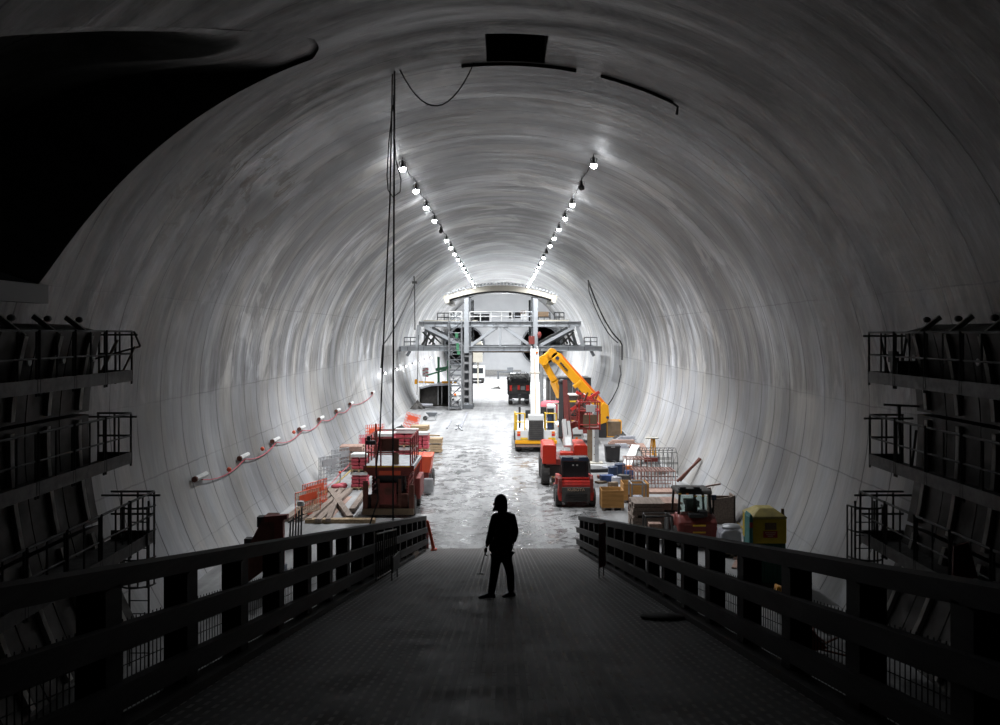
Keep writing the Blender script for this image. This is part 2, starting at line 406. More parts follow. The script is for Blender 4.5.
# the adit soffit set back behind the edge, and the square-cut end of the main lining
def dn(t, Y):
    k = max(0.0, min(1.0, (tcut(Y)-t-(4 if Y>20 else 1))/(32.0 if Y>21 else 10.0 if Y<18 else 10+22*(Y-18)/3))); return .10 + 3.1*k*k*(3-2*k)
N_ = []
for Y in lin(-3,19.9,14)[:-1]+lin(19.9,22.88,12):
    N_.append([pt(-TS+(tcut(Y)+TS)*j/50, Y, dn(-TS+(tcut(Y)+TS)*j/50, Y)) for j in range(51)]+[pt(tcut(Y),Y,0)])
S_ = []
for d in (0, .25, .5, .75, 1.0):
    row = []
    for j in range(51):
        t = -TS+(TC+TS)*j/50; ye = yedge(t); row.append(pt(t, ye-.001*d, d*3.4))
    S_.append(row)
ends = [[pt(-TS+(TC+TS)*j/50, yedge(-TS+(TC+TS)*j/50)+k, 3.4*(1 if k<1 else 1)) for j in range(51)] for k in (0,3.0)]
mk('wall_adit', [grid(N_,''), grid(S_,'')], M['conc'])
# ledge of the adit at the spring line
w = MB(); w.bx(-14.5,-10.25,-3,20.3,8.3,8.72); struct(w.build('trim_1', M['conc']))
# crown hatch recess
z0 = prof(0)[1]
w = MB()
w.bx(hx0-.15,hx0,hy0,hy1,z0-.0,z0+1.6); w.bx(hx1,hx1+.15,hy0,hy1,z0-.0,z0+1.6)
w.bx(hx0-.15,hx1+.15,hy0-.15,hy0,z0-.0,z0+1.6); w.bx(hx0-.15,hx1+.15,hy1,hy1+.15,z0-.0,z0+1.6); w.bx(hx0-.15,hx1+.15,hy0-.15,hy1+.15,z0+1.6,z0+1.75)
hatch = w.build('crown_hatch', M['form_face']); tag(hatch, 'dark rectangular hatch recess in the tunnel crown', 'hatch')
# waterstop strips hanging along the ring joint at the hatch
def ringstrip(t0,t1,Y,w_,h_,n=16):
    m = MB()
    for i in range(n):
        a = prof(t0+(t1-t0)*i/n,-h_/2); b = prof(t0+(t1-t0)*(i+1)/n,-h_/2)
        m.beam((a[0],Y,a[1]),(b[0],Y,b[1]),w_,h_)
    return m
tag(ringstrip(-6.5,11.5,26.6,.06,.10).build('joint_strip', M['blk']), 'long dark strip across the crown under the hatch', 'strip', )
mm = ringstrip(15.4,27.5,26.6,.06,.09); e = prof(27.5,-.05); mm.path([(e[0],26.6,e[1]),(e[0]+.15,26.6,e[1]-.12),(e[0]+.12,26.6,e[1]-.35)],.04)
tag(mm.build('joint_strip', M['blk']), 'dark hooked strip on the crown right of the hatch', 'strip')
# floor, end wall
w = MB(); w.bx(-9.6,9.6,-3,YEND+.4,-.4,0.0); struct(w.build('floor', M['floor']))
m = MB(); ring = [prof(t,.2) for t in lin(-TF,TF,72)]
m.prism(ring, YEND, YEND+.5, 'Y'); struct(m.build('wall_back', M['white_m']))

# ------------------------------------------------------------------ camera
cam = bpy.data.cameras.new('camera'); cam.sensor_width = 36; cam.lens = F*36/1000; cam.clip_end = 600; cam.clip_start = .05
cam.shift_x = -(VX-500)/1000; cam.shift_y = -(362.5-VY)/1000
co = bpy.data.objects.new('camera', cam); COL.objects.link(co); co.location = (0,0,CH); co.rotation_euler = (PI/2,0,0); SC.camera = co
wd = bpy.data.worlds.new('world'); SC.world = wd; wd.use_nodes = True
wd.node_tree.nodes['Background'].inputs[0].default_value = (.6,.65,.7,1); wd.node_tree.nodes['Background'].inputs[1].default_value = .0012
SC.view_settings.view_transform = 'Standard'; SC.view_settings.look = 'None'; SC.view_settings.gamma = 1; SC.view_settings.use_curve_mapping = False
SC.view_settings.exposure = 0.12
SC.cycles.max_bounces = 7; SC.cycles.diffuse_bounces = 1; SC.cycles.glossy_bounces = 3
SC.cycles.sample_clamp_indirect = 4.0

# ------------------------------------------------------------------ lamps
LAMP_W = 4200.0
def point(loc, W, r=.15, col=(.93,.96,1.0), parent=None):
    l = bpy.data.lights.new('lamp_or_fill_light','POINT'); l.energy = W; l.shadow_soft_size = r; l.color = col
    o = bpy.data.objects.new('lamp_or_fill_light', l); COL.objects.link(o)
    if parent: o.parent = parent
    o.location = loc; return o
def spot(loc, W, half=80, r=.15, col=(.93,.96,1.0)):
    l = bpy.data.lights.new('lamp_or_fill_light','SPOT'); l.energy = W; l.shadow_soft_size = r; l.color = col
    l.spot_size = math.radians(2*half); l.spot_blend = .9
    o = bpy.data.objects.new('lamp_or_fill_light', l); COL.objects.link(o); o.location = loc; return o
def make_lamp(lit):
    t = thing('tunnel_lamp', 'x', 'lamp')
    m = MB(); m.lathe([(.05,.30),(.07,.12),(.10,.02),(.17,-.02),(.17,-.06)],(0,0,0)); h = m.build('housing', M['blk'], t, True)
    m = MB(); m.lathe([(.16,-.06),(.17,-.12),(.15,-.20),(.09,-.26),(.02,-.28)],(0,0,0)); m.build('lens', M['lamp'] if lit else M['dust'], t, True)
    m = MB(); m.path([(-.14,0,.02),(-.16,0,.24),(0,0,.32),(.16,0,.24),(.14,0,.02)],.018); m.tube((0,0,.30),(0,0,.48),.02); m.build('bracket', M['rail_steel'], t)
    return t
lampA = make_lamp(True); lampB = make_lamp(False); usedA = [False]; usedB = [False]
for side,x0,dead,nm in ((-1,-4.12,(4,),'left'),(1,3.72,(1,7),'right')):
    for i in range(21):
        Y = 36.9+5.7*i
        isdead = i in dead
        zc = CZ+10.15*math.sqrt(1-(x0/10.9)**2) - .42
        loc = (x0, Y, zc)
        lab = ('unlit ' if isdead else 'lit ')+'ceiling lamp in the %s-hand row'%nm
        if i == 0: lab = 'lit ceiling lamp nearest the camera in the %s-hand row'%nm
        elif not isdead: lab = 'lit small white ceiling lamp along the %s-hand row'%nm
        elif side==1: lab = 'unlit black ceiling lamp, %s dead one in the right-hand row'%('nearer' if i==1 else 'farther')
        else: lab = 'unlit black ceiling lamp in the left-hand row'
        grp = 'lit ceiling lamps of the %s row'%nm if (i>0 and not isdead) else None
        src,used = (lampB,usedB) if isdead else (lampA,usedA)
        if not used[0]: used[0] = True; src.location = loc; src['label'] = lab; L = src; L.scale = (.8,.8,.8)
        else: L = dup(src, loc, 0, lab)
        if grp: L['group'] = grp
        elif 'group' in L: del L['group']
LAMPS = []
for side,x0,dead in ((-1,-4.12,(4,)),(1,3.72,(1,7))):
    for i in range(21):
        if i in dead: continue
        zc = CZ+10.15*math.sqrt(1-(x0/10.9)**2) - .42
        spot((x0, 36.9+5.7*i, zc-.35), LAMP_W*((.48,.60,.80,.92)[i] if i<4 else min(1.0,.92+.02*(i-3))), 66)
for nm,x0,s in (('left',-4.12,-1),('right',3.72,1)):
    zc = CZ+10.15*math.sqrt(1-(x0/10.9)**2) - .08
    pts = []
    for i in range(21):
        pts += [(x0,36.9+5.7*i,zc-.02),(x0,36.9+5.7*i+2.85,zc-.2)]
    m = MB(); m.path(pts,.025,5); tag(m.build('lamp_cable', M['cable']), 'thin black cable linking the %s row of ceiling lamps'%nm, 'cable')
# small lamps low on the left wall beyond the lift
sm = None
for k in range(7):
    Y = 80+k*8.5; t = -97.5; p = prof(t,-.3); p1 = prof(t,-.02)
    if sm is None:
        sm = thing('wall_lamp','small bright lamp low on the left wall beyond the stair tower','lamp',(p[0],Y,p[1]),0,'small lamps in a row on the left wall')
        m = MB(); m.box((0,0,0),(.22,.30,.16)); m.beam((-.08,0,0),(-.28,0,0),.05); m.build('housing', M['blk'], sm)
        m = MB(); m.box((.10,-.12,-.03),(.10,.12,.14)); m.build('lens', M['lampw'], sm)
    else: dup(sm,(p[0],Y,p[1]),0)
    point((p[0]+.5,Y,p[1]-.1), 60, .1)
for Y in (112,125): spot((0,Y,11.0), 5200, 62, .6)  # added fill spots brightening the tunnel past the gantry, no fixtures
for Y in (136,146): point((0,Y+6,6.5), 2300, .6)  # added fill points that brighten the end wall, no lamps stand here
# ------------------------------------------------------------------ access ramp
YR1 = F*1.615/45.0                      # foot of the ramp, ~32.3 m
def rz(y): return max(0.0, CH-1.61-y*170.0/F)
ang = math.atan2(-170.0,F); LR = YR1/math.cos(ang)
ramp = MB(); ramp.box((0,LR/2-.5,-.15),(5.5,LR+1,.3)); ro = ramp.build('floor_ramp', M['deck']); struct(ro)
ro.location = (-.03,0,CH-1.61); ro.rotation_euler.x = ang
# side girders under the deck
for sx in (-1,1):
    g = MB(); g.ibeam((sx*2.6,1,rz(1)-.62),(sx*2.6,YR1-7,rz(YR1-7)-.62),.25,.55,.04)
    tag(g.build('ramp_girder', M['rail_steel']), 'dark steel girder under the %s edge of the ramp'%('left' if sx<0 else 'right'), 'girder')
for sx,nm in ((-1,'left'),(1,'right')):
    x = sx*2.75-.03
    R = thing('ramp_railing','dark timber post and rail fence along the %s side of the ramp'%nm,'railing',(x,3.0,rz(3.0)))
    def L(y,h,dx=0): return (dx, y-3.0, rz(y)+h-rz(3.0))
    def rail(name,h,w,hh,ye,dx=0):
        m = MB(); ys = lin(2.0,ye,14)
        for a,b in zip(ys[:-1],ys[1:]): m.beam(L(a,h,dx),L(b+.004,h,dx),w,hh)
        m.build(name, M['timber_dark'], R)
    ye = 31.6 if sx<0 else 31.4
    rail('top_rail',1.09,.20,.13,ye); rail('middle_rail',.68,.09,.17,ye,-sx*.12); rail('bottom_rail',.27,.09,.17,ye,-sx*.12)
    m = MB(); m.beam(L(2,.02,-sx*.1),L(30,.02,-sx*.1),.2,.12); m.build('kerb_rail', M['timber_dark'], R)
    y0 = 6.2 if sx<0 else 6.74; ys = [y0-3.14+1.57*k if sx<0 else y0-3.2+1.6*k for k in range(19)]
    for y in ys:
        if y > ye: continue
        m = MB(); m.bx(-.10,.10,y-3-.13,y-3+.13,rz(y)-rz(3)-.45,rz(y)-rz(3)+1.03); m.build('post', M['timber_dark'], R)
    # wire mesh infill clamped behind the rails
    m = MB(); xx = sx*.14; y1 = 19.0
    k = 0; y = 3.0
    while y < y1:
        m.beam(L(y,-.35,xx),L(y,.72,xx),.007); y += .085
    for h in [ -.3+.11*i for i in range(10)]:
        m.beam(L(3,h,xx),L(y1,h,xx),.007)
    m.build('wire_mesh', M['mesh'], R)
    # light steel kick panel fixed inside the fence low down the ramp
    m = MB()
    for y in ([17.6+.33*i for i in range(11)] if sx<0 else []): m.tube(L(y,.08,.30),L(y,1.0,.30),.015,6)
    if sx<0:
        m.tube(L(17.6,1.0,.30),L(20.9,1.0,.30),.02,6); m.tube(L(17.6,.12,.30),L(20.9,.12,.30),.02,6); m.build('steel_guard', M['rail_steel'], R)
# narrow red-brown sign boards standing on the deck
def board(px,Y,w,h,label,col,rot=0):
    t = thing('sign_board',label,'sign',(X(px,Y),Y,rz(Y)),rot)
    m = MB(); m.bx(-w/2,w/2,-.012,.012,.22,.22+h); m.build('panel', M[col], t)
    for s in (-1,1):
        m = MB(); m.tube((s*w*.42,.03,.0),(s*w*.42,.03,.25+h),.014,6); m.build('leg', M['rail_steel'], t)
    return t
board(602.5,19.6,.22,.95,'narrow dull red board on legs inside the right ramp fence','redd',.9)
board(396,18.8,.55,.32,'small grey board fixed inside the left ramp fence','grey',1.45)
# red plastic posts at the foot of the ramp
m = MB(); m.lathe([(.11,0),(.11,.05),(.06,.08),(.05,1.0),(.03,1.04)],(0,0,0)); 
b = m.build('bollard', M['redo'], None, True); b.location=(X(434,30.5),30.5,rz(30.5)); b.rotation_euler=(.0,-.22,0)
tag(b,'leaning bright orange-red delineator post at the foot of the ramp','bollard')
m = MB(); m.lathe([(.13,0),(.13,.9),(.11,1.0),(.05,1.03)],(0,0,0)); b = m.build('bollard', M['redd'], None, True); b.location=(X(425,31.9),31.9,0)
tag(b,'dark red post at the end of the left ramp fence','bollard')
# loose timber and pad on the deck edges
m = MB(); m.lathe([(.30,0),(.31,.02),(.28,.035),(.02,.04)],(0,0,0),n=18); b = m.build('rubber_pad', M['rub'], None, True); b.location=(X(662,12.6),12.6,rz(12.6)+.01); b.rotation_euler=(ang,0,0); tag(b,'dark round pad lying by the right ramp fence','pad')
m = MB(); m.beam((-.5,0,.05),(.5,.1,.05),.16,.10); b=m.build('timber_offcut',M['wooddk']); b.location=(X(415,26.5),26.5,rz(26.5)); b.rotation_euler=(ang,0,1.4); tag(b,'short timber offcut at the foot of the left fence','timber')
for px,py,s in ((384,546,1),(407,560,2),(700,625,3)):
    pass
# ------------------------------------------------------------------ side formwork with walkways
def W3(sx,t,Y,d): x,z = prof(t,d); return (sx*x,Y,z)
def formwork(sx,nm):
    Y0,Y1 = 11.0,20.6; D = -1.42
    T = thing('side_formwork','dark curved steel formwork with grey ribs on the %s wall'%nm,'formwork',(sx*9.5,Y1,0))
    def loc(p): return (p[0]-sx*9.5,p[1]-Y1,p[2])
    def panels(ta,tb,n,name,mat,Ya,Yb,d0=D,d1=-.75):
        m = MB()
        ts = lin(ta,tb,n)
        for a,b in zip(ts[:-1],ts[1:]):
            c = [loc(W3(sx,a,Ya,d0)),loc(W3(sx,b,Ya,d0)),loc(W3(sx,b,Ya,d1)),loc(W3(sx,a,Ya,d1))]
            e = [loc(W3(sx,a,Yb,d0)),loc(W3(sx,b,Yb,d0)),loc(W3(sx,b,Yb,d1)),loc(W3(sx,a,Yb,d1))]
            m._add(c+e, ((0,1,2,3),(7,6,5,4),(0,4,5,1),(1,5,6,2),(2,6,7,3),(3,7,4,0)))
        bmesh.ops.remove_doubles(m.bm, verts=m.bm.verts, dist=.001)
        return m.build(name, mat, T)
    ys = [20.6-1.38*k for k in range(8)]
    for ya,yb in zip(ys[1:],ys[:-1]):
        panels(75.5,87.5,5,'upper_panel',M['form_face'],ya+.02,yb-.02)
        panels(88,103,6,'middle_panel',M['form_face'],ya+.02,yb-.02)
        panels(103.5,119,6,'lower_panel',M['form_face'],ya+.02,yb-.02)
    for y in ys[:-1]:
        yy = y-.62
        for ta,tb in ((76,87),(88.5,102.5),(104,118.5)):
            panels(ta,tb,6,'rib',M['form_rib'],yy-.07,yy+.07,D-.09,D+.0)
        m = MB(); m.beam(loc(W3(sx,76.1,yy,D-.05)),loc(W3(sx,74.4,yy,D+.6)),.07,.10); m.build('rib_head', M['form_rib'], T)
        p = loc(W3(sx,75.2,yy,D+.25)); m = MB(); m.ball((p[0],p[1],p[2]+.16),.075,(1,1.4,.9)); m.build('roller', M['blk'], T, True)
        for tt in (79.5,108):
            p = loc(W3(sx,tt,y-.2,D-.02)); m = MB(); m.lathe([(.0,0),(.075,0),(.075,.03),(0,.03)],p,'X',12); m.build('port_cap', M['white'], T)
    return T
fwl = formwork(-1,'left'); fwr = formwork(1,'right')
def walkway(sx,nm,xr,zd,lvl,label,slope=0.0,ypl=20.9):
    """xr: inner edge; zd: deck height"""
    T = thing('walkway',label,'walkway',(sx*xr,ypl,zd))
    def P(y,h,dx=0): return (sx*dx, y-ypl, h)
    y0 = 11.0; w = .78 if lvl<3 else 1.0
    m = MB(); m.bx(sx*0,sx*w,y0-ypl,0,-.06,0); m.build('deck', M['form_deck'], T)
    m = MB(); m.bx(sx*-.02,sx*.02,y0-ypl,.02,-.06,.2); m.bx(0,sx*w,-.02,.02,-.06,.2); m.build('toe_board', M['form_deck'], T)
    n = 7
    for k in range(n):
        ya = ypl-k*1.42; yb = ypl-(k+1)*1.42+.10
        if yb < y0: break
        m = MB(); r = .026
        m.tube(P(ya,-.12),P(ya,1.1),r,6); m.tube(P((ya+yb)/2,-.06),P((ya+yb)/2,1.1),r*.8,6); m.tube(P(yb,-.12),P(yb,1.1),r,6)
        m.tube(P(ya,1.1),P(yb,1.1),r,6); m.tube(P(ya,.58),P(yb,.58),r*.8,6); m.build('guard_rail', M['rail_steel'], T)
    m = MB(); r = .026
    for dx in (0,.38,.76): m.tube(P(ypl,-.12,dx),P(ypl,1.1,dx),r,6)
    m.tube(P(ypl,1.1,0),P(ypl,1.1,w),r,6); m.tube(P(ypl,.58,0),P(ypl,.58,w),r,6)
    m.tube(P(ypl-.05,1.02,-.16),P(ypl-.05,1.02,w+.2),r,6); m.build('end_rail', M['rail_steel'], T)
    return T, P
T1,P = walkway(-1,'left',8.62,CH-1.06,1,'top level steel walkway with guard rails on the left formwork')
m = MB(); m.tube(P(20.9,.05,.75),P(20.7,.9,.25),.035,6); m.tube(P(20.8,.1,.2),P(20.85,.75,-.1),.025,6); m.build('brace', M['wooddk'], T1)
m = MB(); m.tube(P(20.9,.45,.9),P(20.9,.75,-.2),.024,6); m.tube(P(20.9,.75,-.2),P(20.9,1.1,-.05),.024,6); m.build('gate_bar', M['rail_steel'], T1)
T2,P = walkway(-1,'left',8.64,CH-2.96,2,'middle level steel walkway on the left formwork')
T3,P = walkway(-1,'left',8.1,CH-4.78,3,'bottom level steel walkway by the caged ladder on the left formwork')
T4,P = walkway(1,'right',8.5,CH-1.09,1,'top level steel walkway with guard rails on the right formwork')
m = MB(); m.box(P(20.4,.28,.6),(.5,.4,.35)); m.box(P(20.4,.55,.35),(.12,.3,.25)); m.build('winch', M['blk'], T4); m = MB(); m.tube(P(20.6,.0,.35),P(20.6,.95,.15),.03,6); m.tube(P(20.6,.1,.6),P(20.6,1.1,.75),.03,6); m.build('brace', M['rail_steel'], T4)
T5,P = walkway(1,'right',8.52,CH-3.0,2,'middle level steel walkway with a T-bar post on the right formwork')
m = MB(); m.tube(P(20.5,.0,.55),P(20.5,1.35,.5),.04,6); m.beam(P(20.5,1.37,.15),P(20.5,1.33,.95),.05); m.tube(P(20.4,0,.75),P(20.4,.8,.85),.03,6); m.build('tee_post', M['rail_steel'], T5)
T6,P = walkway(1,'right',8.3,CH-4.78,3,'bottom level steel walkway by the caged ladder on the right formwork')
def caged_ladder(sx,x,Y,ztop,label):
    T = thing('caged_ladder',label,'ladder',(sx*x,Y,0))
    m = MB()
    for s in (-1,1): m.tube((s*.22,.35,0),(s*.22,.35,ztop+.1),.026,6)
    z = .3
    while z < ztop: m.tube((-.22,.35,z),(.22,.35,z),.014,5); z += .3
    m.build('rungs', M['rail_steel'], T)
    m = MB()
    for a in range(-10,200,30):
        t = math.radians(a+180); m.tube((.38*math.cos(t),.35+.0+.42*math.sin(t),1.9),(.38*math.cos(t),.35+.42*math.sin(t),ztop),.02,5)
    for h in [1.9+.62*i for i in range(int((ztop-1.9)/.62)+1)]+[ztop]:
        m.path([(.38*math.cos(t),.35+.42*math.sin(t),h) for t in [PI+PI*i/10 for i in range(11)]],.022,5)
    m.build('safety_cage', M['rail_steel'], T)
caged_ladder(-1,8.35,20.3,CH-3.95,'round caged ladder at the end of the left bottom walkway')
caged_ladder(1,8.3,20.3,CH-3.95,'round caged ladder at the end of the right bottom walkway')
m = MB(); m.prism([(-.22,0),(.22,0),(.05,.62),(-.2,.55)],-.02,.02,'Y'); b = m.build('red_flag', M['redd']); b.location=(X(965,15.5),15.5,Z(578,15.5)); tag(b,'dark red cloth hanging by the right walkway near the frame edge','cloth')

# ------------------------------------------------------------------ cables and hoses
def cable(pts,r,label,cat='cable',mat='cable',name='hanging_cable',n=6):
    m = MB(); m.path(pts,r,n); return tag(m.build(name, M[mat]), label, cat)
def PX(px,py,Y): return Vector((X(px,Y),Y,Z(py,Y)))
def sag(a,b,s,n=14): 
    a=Vector(a); b=Vector(b); return [a+(b-a)*k/n+Vector((0,0,-4*s*(k/n)*(1-k/n))) for k in range(n+1)]
def onwall(px,py,off=.05):
    dx,dy = px-VX, -(py-VY); lo,hi = .001,.2
    for _ in range(50):
        t=(lo+hi)/2; x=dx*t; z=dy*t+CH-CZ; b = 10.15 if z>0 else 10.9
        if (x/10.9)**2+(z/b)**2 < 1: lo=t
        else: hi=t
    t = lo*(1-off/10.9); return Vector((dx*t, lo*F, CH+dy*t))
YC = 26.0
cable([PX(394.5,70,YC),PX(394,200,YC),PX(393.5,330,YC),PX(393,430,YC),PX(393,522,YC)],.026,'straight black cable hanging from crown to floor, right of the pair')
cable([PX(392.5,70,YC+.2),PX(390,200,YC+.2),PX(384,330,YC+.2),PX(380,432,YC+.2),PX(376,470,YC+.2),PX(378,500,YC+.2),PX(368,530,YC+.2)],.022,'slanting black cable hanging from crown to floor, left of the pair')
cable([PX(393,105,YC-.2),PX(389,140,YC-.2),PX(387,175,YC-.2),PX(388,190,YC-.2),PX(393,197,YC-.2),PX(400,192,YC-.2),PX(401,180,YC-.2),PX(396,160,YC-.2),PX(394,130,YC-.2),PX(393.5,95,YC-.2)],.016,'long loop of thin cable hung beside the vertical cables')
cable(sag(PX(400,70,YC),PX(474,63,YC+.5),1.15),.022,'thin cable sagging between two points on the crown')
cable(sag(PX(414,286,74),PX(383,345,60),.4)+[PX(381,368,60)],.05,'cable drooping down the left wall from a bracket')
cable([PX(414.5,283,74),PX(415,330,74)],.04,'short straight wire hanging from the left wall bracket')
m = MB(); m.beam(PX(412,282.5,74),PX(417,282.5,74),.12,.2); m.beam(PX(414,276,74),PX(414.5,284,74),.08); tag(m.build('cable_bracket', M['rail_steel']),'small bracket high on the left wall holding a cable','bracket')
cable(sag(PX(588,280,60),PX(620,341,60),.55)+[PX(622,345,60),PX(622,360,60)],.05,'thick dark cable looping down the right wall')
cable([PX(588,280,60.2)]+[p+Vector((-.12,.1,-.12)) for p in sag(PX(589,284,60),PX(620,341,60),.62)][1:],.035,'thinner cable just under the thick one on the right wall')
cable([PX(418.5,335,88),PX(417,395,88)],.03,'thin wire hanging by the left end of the gantry')
cable([onwall(px,py,.10) for px,py in ((597,418),(606,410),(613,400),(619,388),(622,375),(621,366))],.05,'dark hose bending up the right wall past the bare bay')
# string of light tubes along the left wall
pts = [(197.5,478),(241,457.6),(273,441),(299.5,429),(319,419),(336,411),(349.6,404),(371.5,393)]
prev=None; st=None; cpts=[]
for i,(px,py) in enumerate(pts):
    p = onwall(px,py,.14); cpts.append(p)
for i,p in enumerate(cpts):
    q = cpts[min(i+1,len(cpts)-1)]; r_ = cpts[max(i-1,0)]; d = (q-r_).normalized()
    t = thing('tube_light', ('nearest' if i==0 else 'small')+' white tube light on the string along the left wall' ,'light',p,0, None if i==0 else 'tube lights strung along the left wall')
    m = MB(); m.tube(-d*.62,d*.5,.095,8); m.build('tube', M['white'], t, True)
    m = MB(); m.tube(-d*.72,-d*.60,.10,8); m.build('end_cap', M['rust'], t)
sc = []
for a,b in zip(cpts[:-1],cpts[1:]): sc += sag(a,b,.25,6)[:-1]
sc.append(cpts[-1]); sc = [p+Vector((.02,0,-.12)) for p in sc]
m = MB(); m.path(sc,.02,5); tag(m.build('light_string_cable', M['pinkred']),'thin red cable joining the tube lights on the left wall','cable')
for i,(px,py) in enumerate(((224,472),(290,434),(258,451))):
    m = MB(); m.ball((0,0,0),.09); b=m.build('cable_marker',M['redo'],None,True); b.location=onwall(px,py,.2); tag(b,'small red marker tied to the cable on the left wall','marker','red markers on the left wall cable')
# yellow hoses on the floor margins
cable([PX(*q) if False else Vector((X(q[0],GY(q[1])),GY(q[1]),.04)) for q in ((232,580),(262,538),(296,512),(330,490),(352,470),(372,455))],.035,'long yellow hose on the floor beside the left wall','hose','hose_y','yellow_hose')
cable([Vector((X(q[0],GY(q[1])),GY(q[1]),.05)) for q in ((738,525),(746,532),(752,538),(745,545),(735,540))],.04,'short yellow hose on the floor by the portable toilet','hose','hose_y','yellow_hose')
# ------------------------------------------------------------------ lining gantry at 91.7 m
YG = 91.7
G = thing('lining_gantry','large pale grey steel gantry spanning the tunnel under a cream curved shutter','gantry',(0,YG,0))
def gp(px,py,dy=0): return (X(px,YG), dy, Z(py,YG))
DY = (0,9.0)
for k,dy in enumerate(DY):
    m = MB(); m.ibeam(gp(419,324,dy),gp(581,324,dy),.4,.55,.06); 
    m.build('top_chord', M['gan'], G)
    m = MB(); m.ibeam(gp(401,348.5,dy),gp(601,348.5,dy),.45,.52,.06); m.build('bottom_chord', M['gan'], G)
    m = MB()
    for a in list(range(424,580,12)) if k==0 else []: m = MB(); m.beam(gp(a,322,dy-.22),gp(a,326.3,dy-.22),.05,.1); m.build('stiffener_plate', M['gan_d'], G)
    for a in list(range(408,600,16)) if k==0 else []: m = MB(); m.beam(gp(a,346.5,dy-.24),gp(a,350.5,dy-.24),.05,.1); m.build('stiffener_plate', M['gan_d'], G)
    for a in (466.5,535.5):
        m = MB(); m.beam(gp(a,296,dy),gp(a,353,dy),.46,.5); m.build('column', M['gan'], G)
        m = MB(); m.beam(gp(a+(3.6 if a<500 else -3.4),297,dy+.1),gp(a+(3.6 if a<500 else -3.4),352,dy+.1),.16,.5); m.build('column_edge', M['gan_d'], G)
    for a,b in (((425,327),(463,346)),((470,346),(497,326.5)),((504,326.5),(531,346)),((539,346),(574,327))):
        m = MB(); w_ = .38 if a[0] in (425,539) else .22; m.beam(gp(a[0],a[1],dy),gp(b[0],b[1],dy),w_,.3); m.build('diagonal', M['gan'], G)
        if w_>.3:
            m = MB(); s_ = 1.6 if a[0]==425 else 1.6; m.beam(gp(a[0],a[1]+s_*1.4,dy+.1),gp(b[0],b[1]+s_*1.4,dy+.1),.14,.3); m.build('diagonal_flange', M['gan_d'], G)
    m = MB(); m.beam(gp(500,326,dy),gp(500,347,dy),.22,.3); m.build('hanger', M['gan'], G)
    for a,b in ((419,416.5),(577,584)):
        m = MB(); m.ibeam(gp(a,325,dy),gp(b,349,dy),.35,.3,.05); m.build('end_post', M['gan'], G)
        m = MB(); s_ = 1 if a<500 else -1
        m.beam(gp(a+s_*2,345,dy+1),gp(a+s_*12,331,dy+1),.2); m.beam(gp(a+s_*5,347,dy+2),gp(a+s_*9,328,dy+2),.16); m.beam(gp(a+s_*1,332,dy+3),gp(a+s_*14,345,dy+3),.16); m.build('side_brace', M['rail_steel'], G)
for a in (424,445,466.5,500,535.5,556,576):
    m = MB(); m.beam(gp(a,324,0),gp(a,324,9),.25,.4); m.beam(gp(a,349,0),gp(a,349,9),.25,.35); m.build('cross_beam', M['gan_d'], G)
# curved shutter roof
def rcurve(k): 
    n = 16; out = []
    for i in range(n+1):
        a = 446+(555-446)*i/n; u = (a-500.5)/54.5; out.append((X(a,YG), Z(285.5+10.5*abs(u)**1.9+k*(5.6-.9*abs(u)),YG)))
    return out
m = MB(); poly = rcurve(0)+rcurve(1)[::-1]; m.prism(poly,-.6,.1,'Y'); m.build('shutter_edge', M['cream'], G)
m = MB(); po = [(x,z-.12) for x,z in rcurve(0)]+[(x,z+.22) for x,z in rcurve(1)][::-1]; m.prism(po,.1,11.0,'Y'); m.build('shutter_skin', M['gan_d'], G)
m = MB()
for i in range(34):
    a = 443.5+(557-443.5)*i/33; u = (a-500.5)/54.5; m.beam((X(a,YG),-.5,Z(284.6+10.5*abs(u)**1.9,YG)),(X(a,YG),-.5,Z(283.0+10.5*abs(u)**1.9,YG)),.2,.6)
m.build('shutter_ribs', M['gan'], G)
m = MB(); c = rcurve(1)
for a,b in zip(c[:-1],c[1:]): m.beam((a[0],-.2,a[1]-.06),(b[0],-.2,b[1]-.06),.3,.22)
m.build('shutter_seal', M['blk'], G)
for s_,pp in ((-1,[(443,296.5),(447,294.5),(450,302),(446.5,304)]),(1,[(552,294),(558,296),(554.5,303.5),(551,302)])):
    m = MB(); m.prism([(X(a,YG),Z(b,YG)) for a,b in pp],-.7,10.5,'Y'); m.build('shutter_end', M['cream'], G)
def grail(x0,x1,dy,zb,name='guard_rail',mat='white'):
    m = MB(); n = max(2,int(abs(x1-x0)/10))
    for i in range(n+1):
        a = x0+(x1-x0)*i/n; m.tube(gp(a,zb,dy),gp(a,zb-9.5,dy),.05,5)
    for h in (9.5,5): m.tube(gp(x0,zb-h,dy),gp(x1,zb-h,dy),.05,5)
    m.build(name, M[mat], G)
grail(450,462,-.3,321.5); grail(470,512,-.3,321.5); grail(514,532,-.3,321.5,mat='gan'); grail(434,448,5,321.5,mat='gan_d'); grail(540,552,4,321.5,mat='gan_d'); grail(556,566,3,321.5,mat='gan_d')
m = MB(); m.box(gp(552,320.5,3),(3.4,6,.15)); m.box(gp(450,320.5,4),(5.5,7,.12)); m.build('work_platform', M['cream'], G)
m = MB(); m.box(gp(543,314,1),(1.2,1,.5)); m.box(gp(523,312,1),(.5,.6,.3)); m.build('tool_chest', M['brown'], G)
m = MB(); m.box(gp(515,315,2),(1.2,.8,.6)); m.box(gp(481,317,3),(1.6,.8,.7)); m.build('motor', M['blk'], G)
m = MB(); m.box(gp(524,315,1),(.6,.5,.9)); m.build('cabinet', M['white'], G)
m = MB(); m.beam(gp(470,351.8,.3),gp(531,351.8,.3),.3,.15); m.build('timber_packer', M['brown'], G)
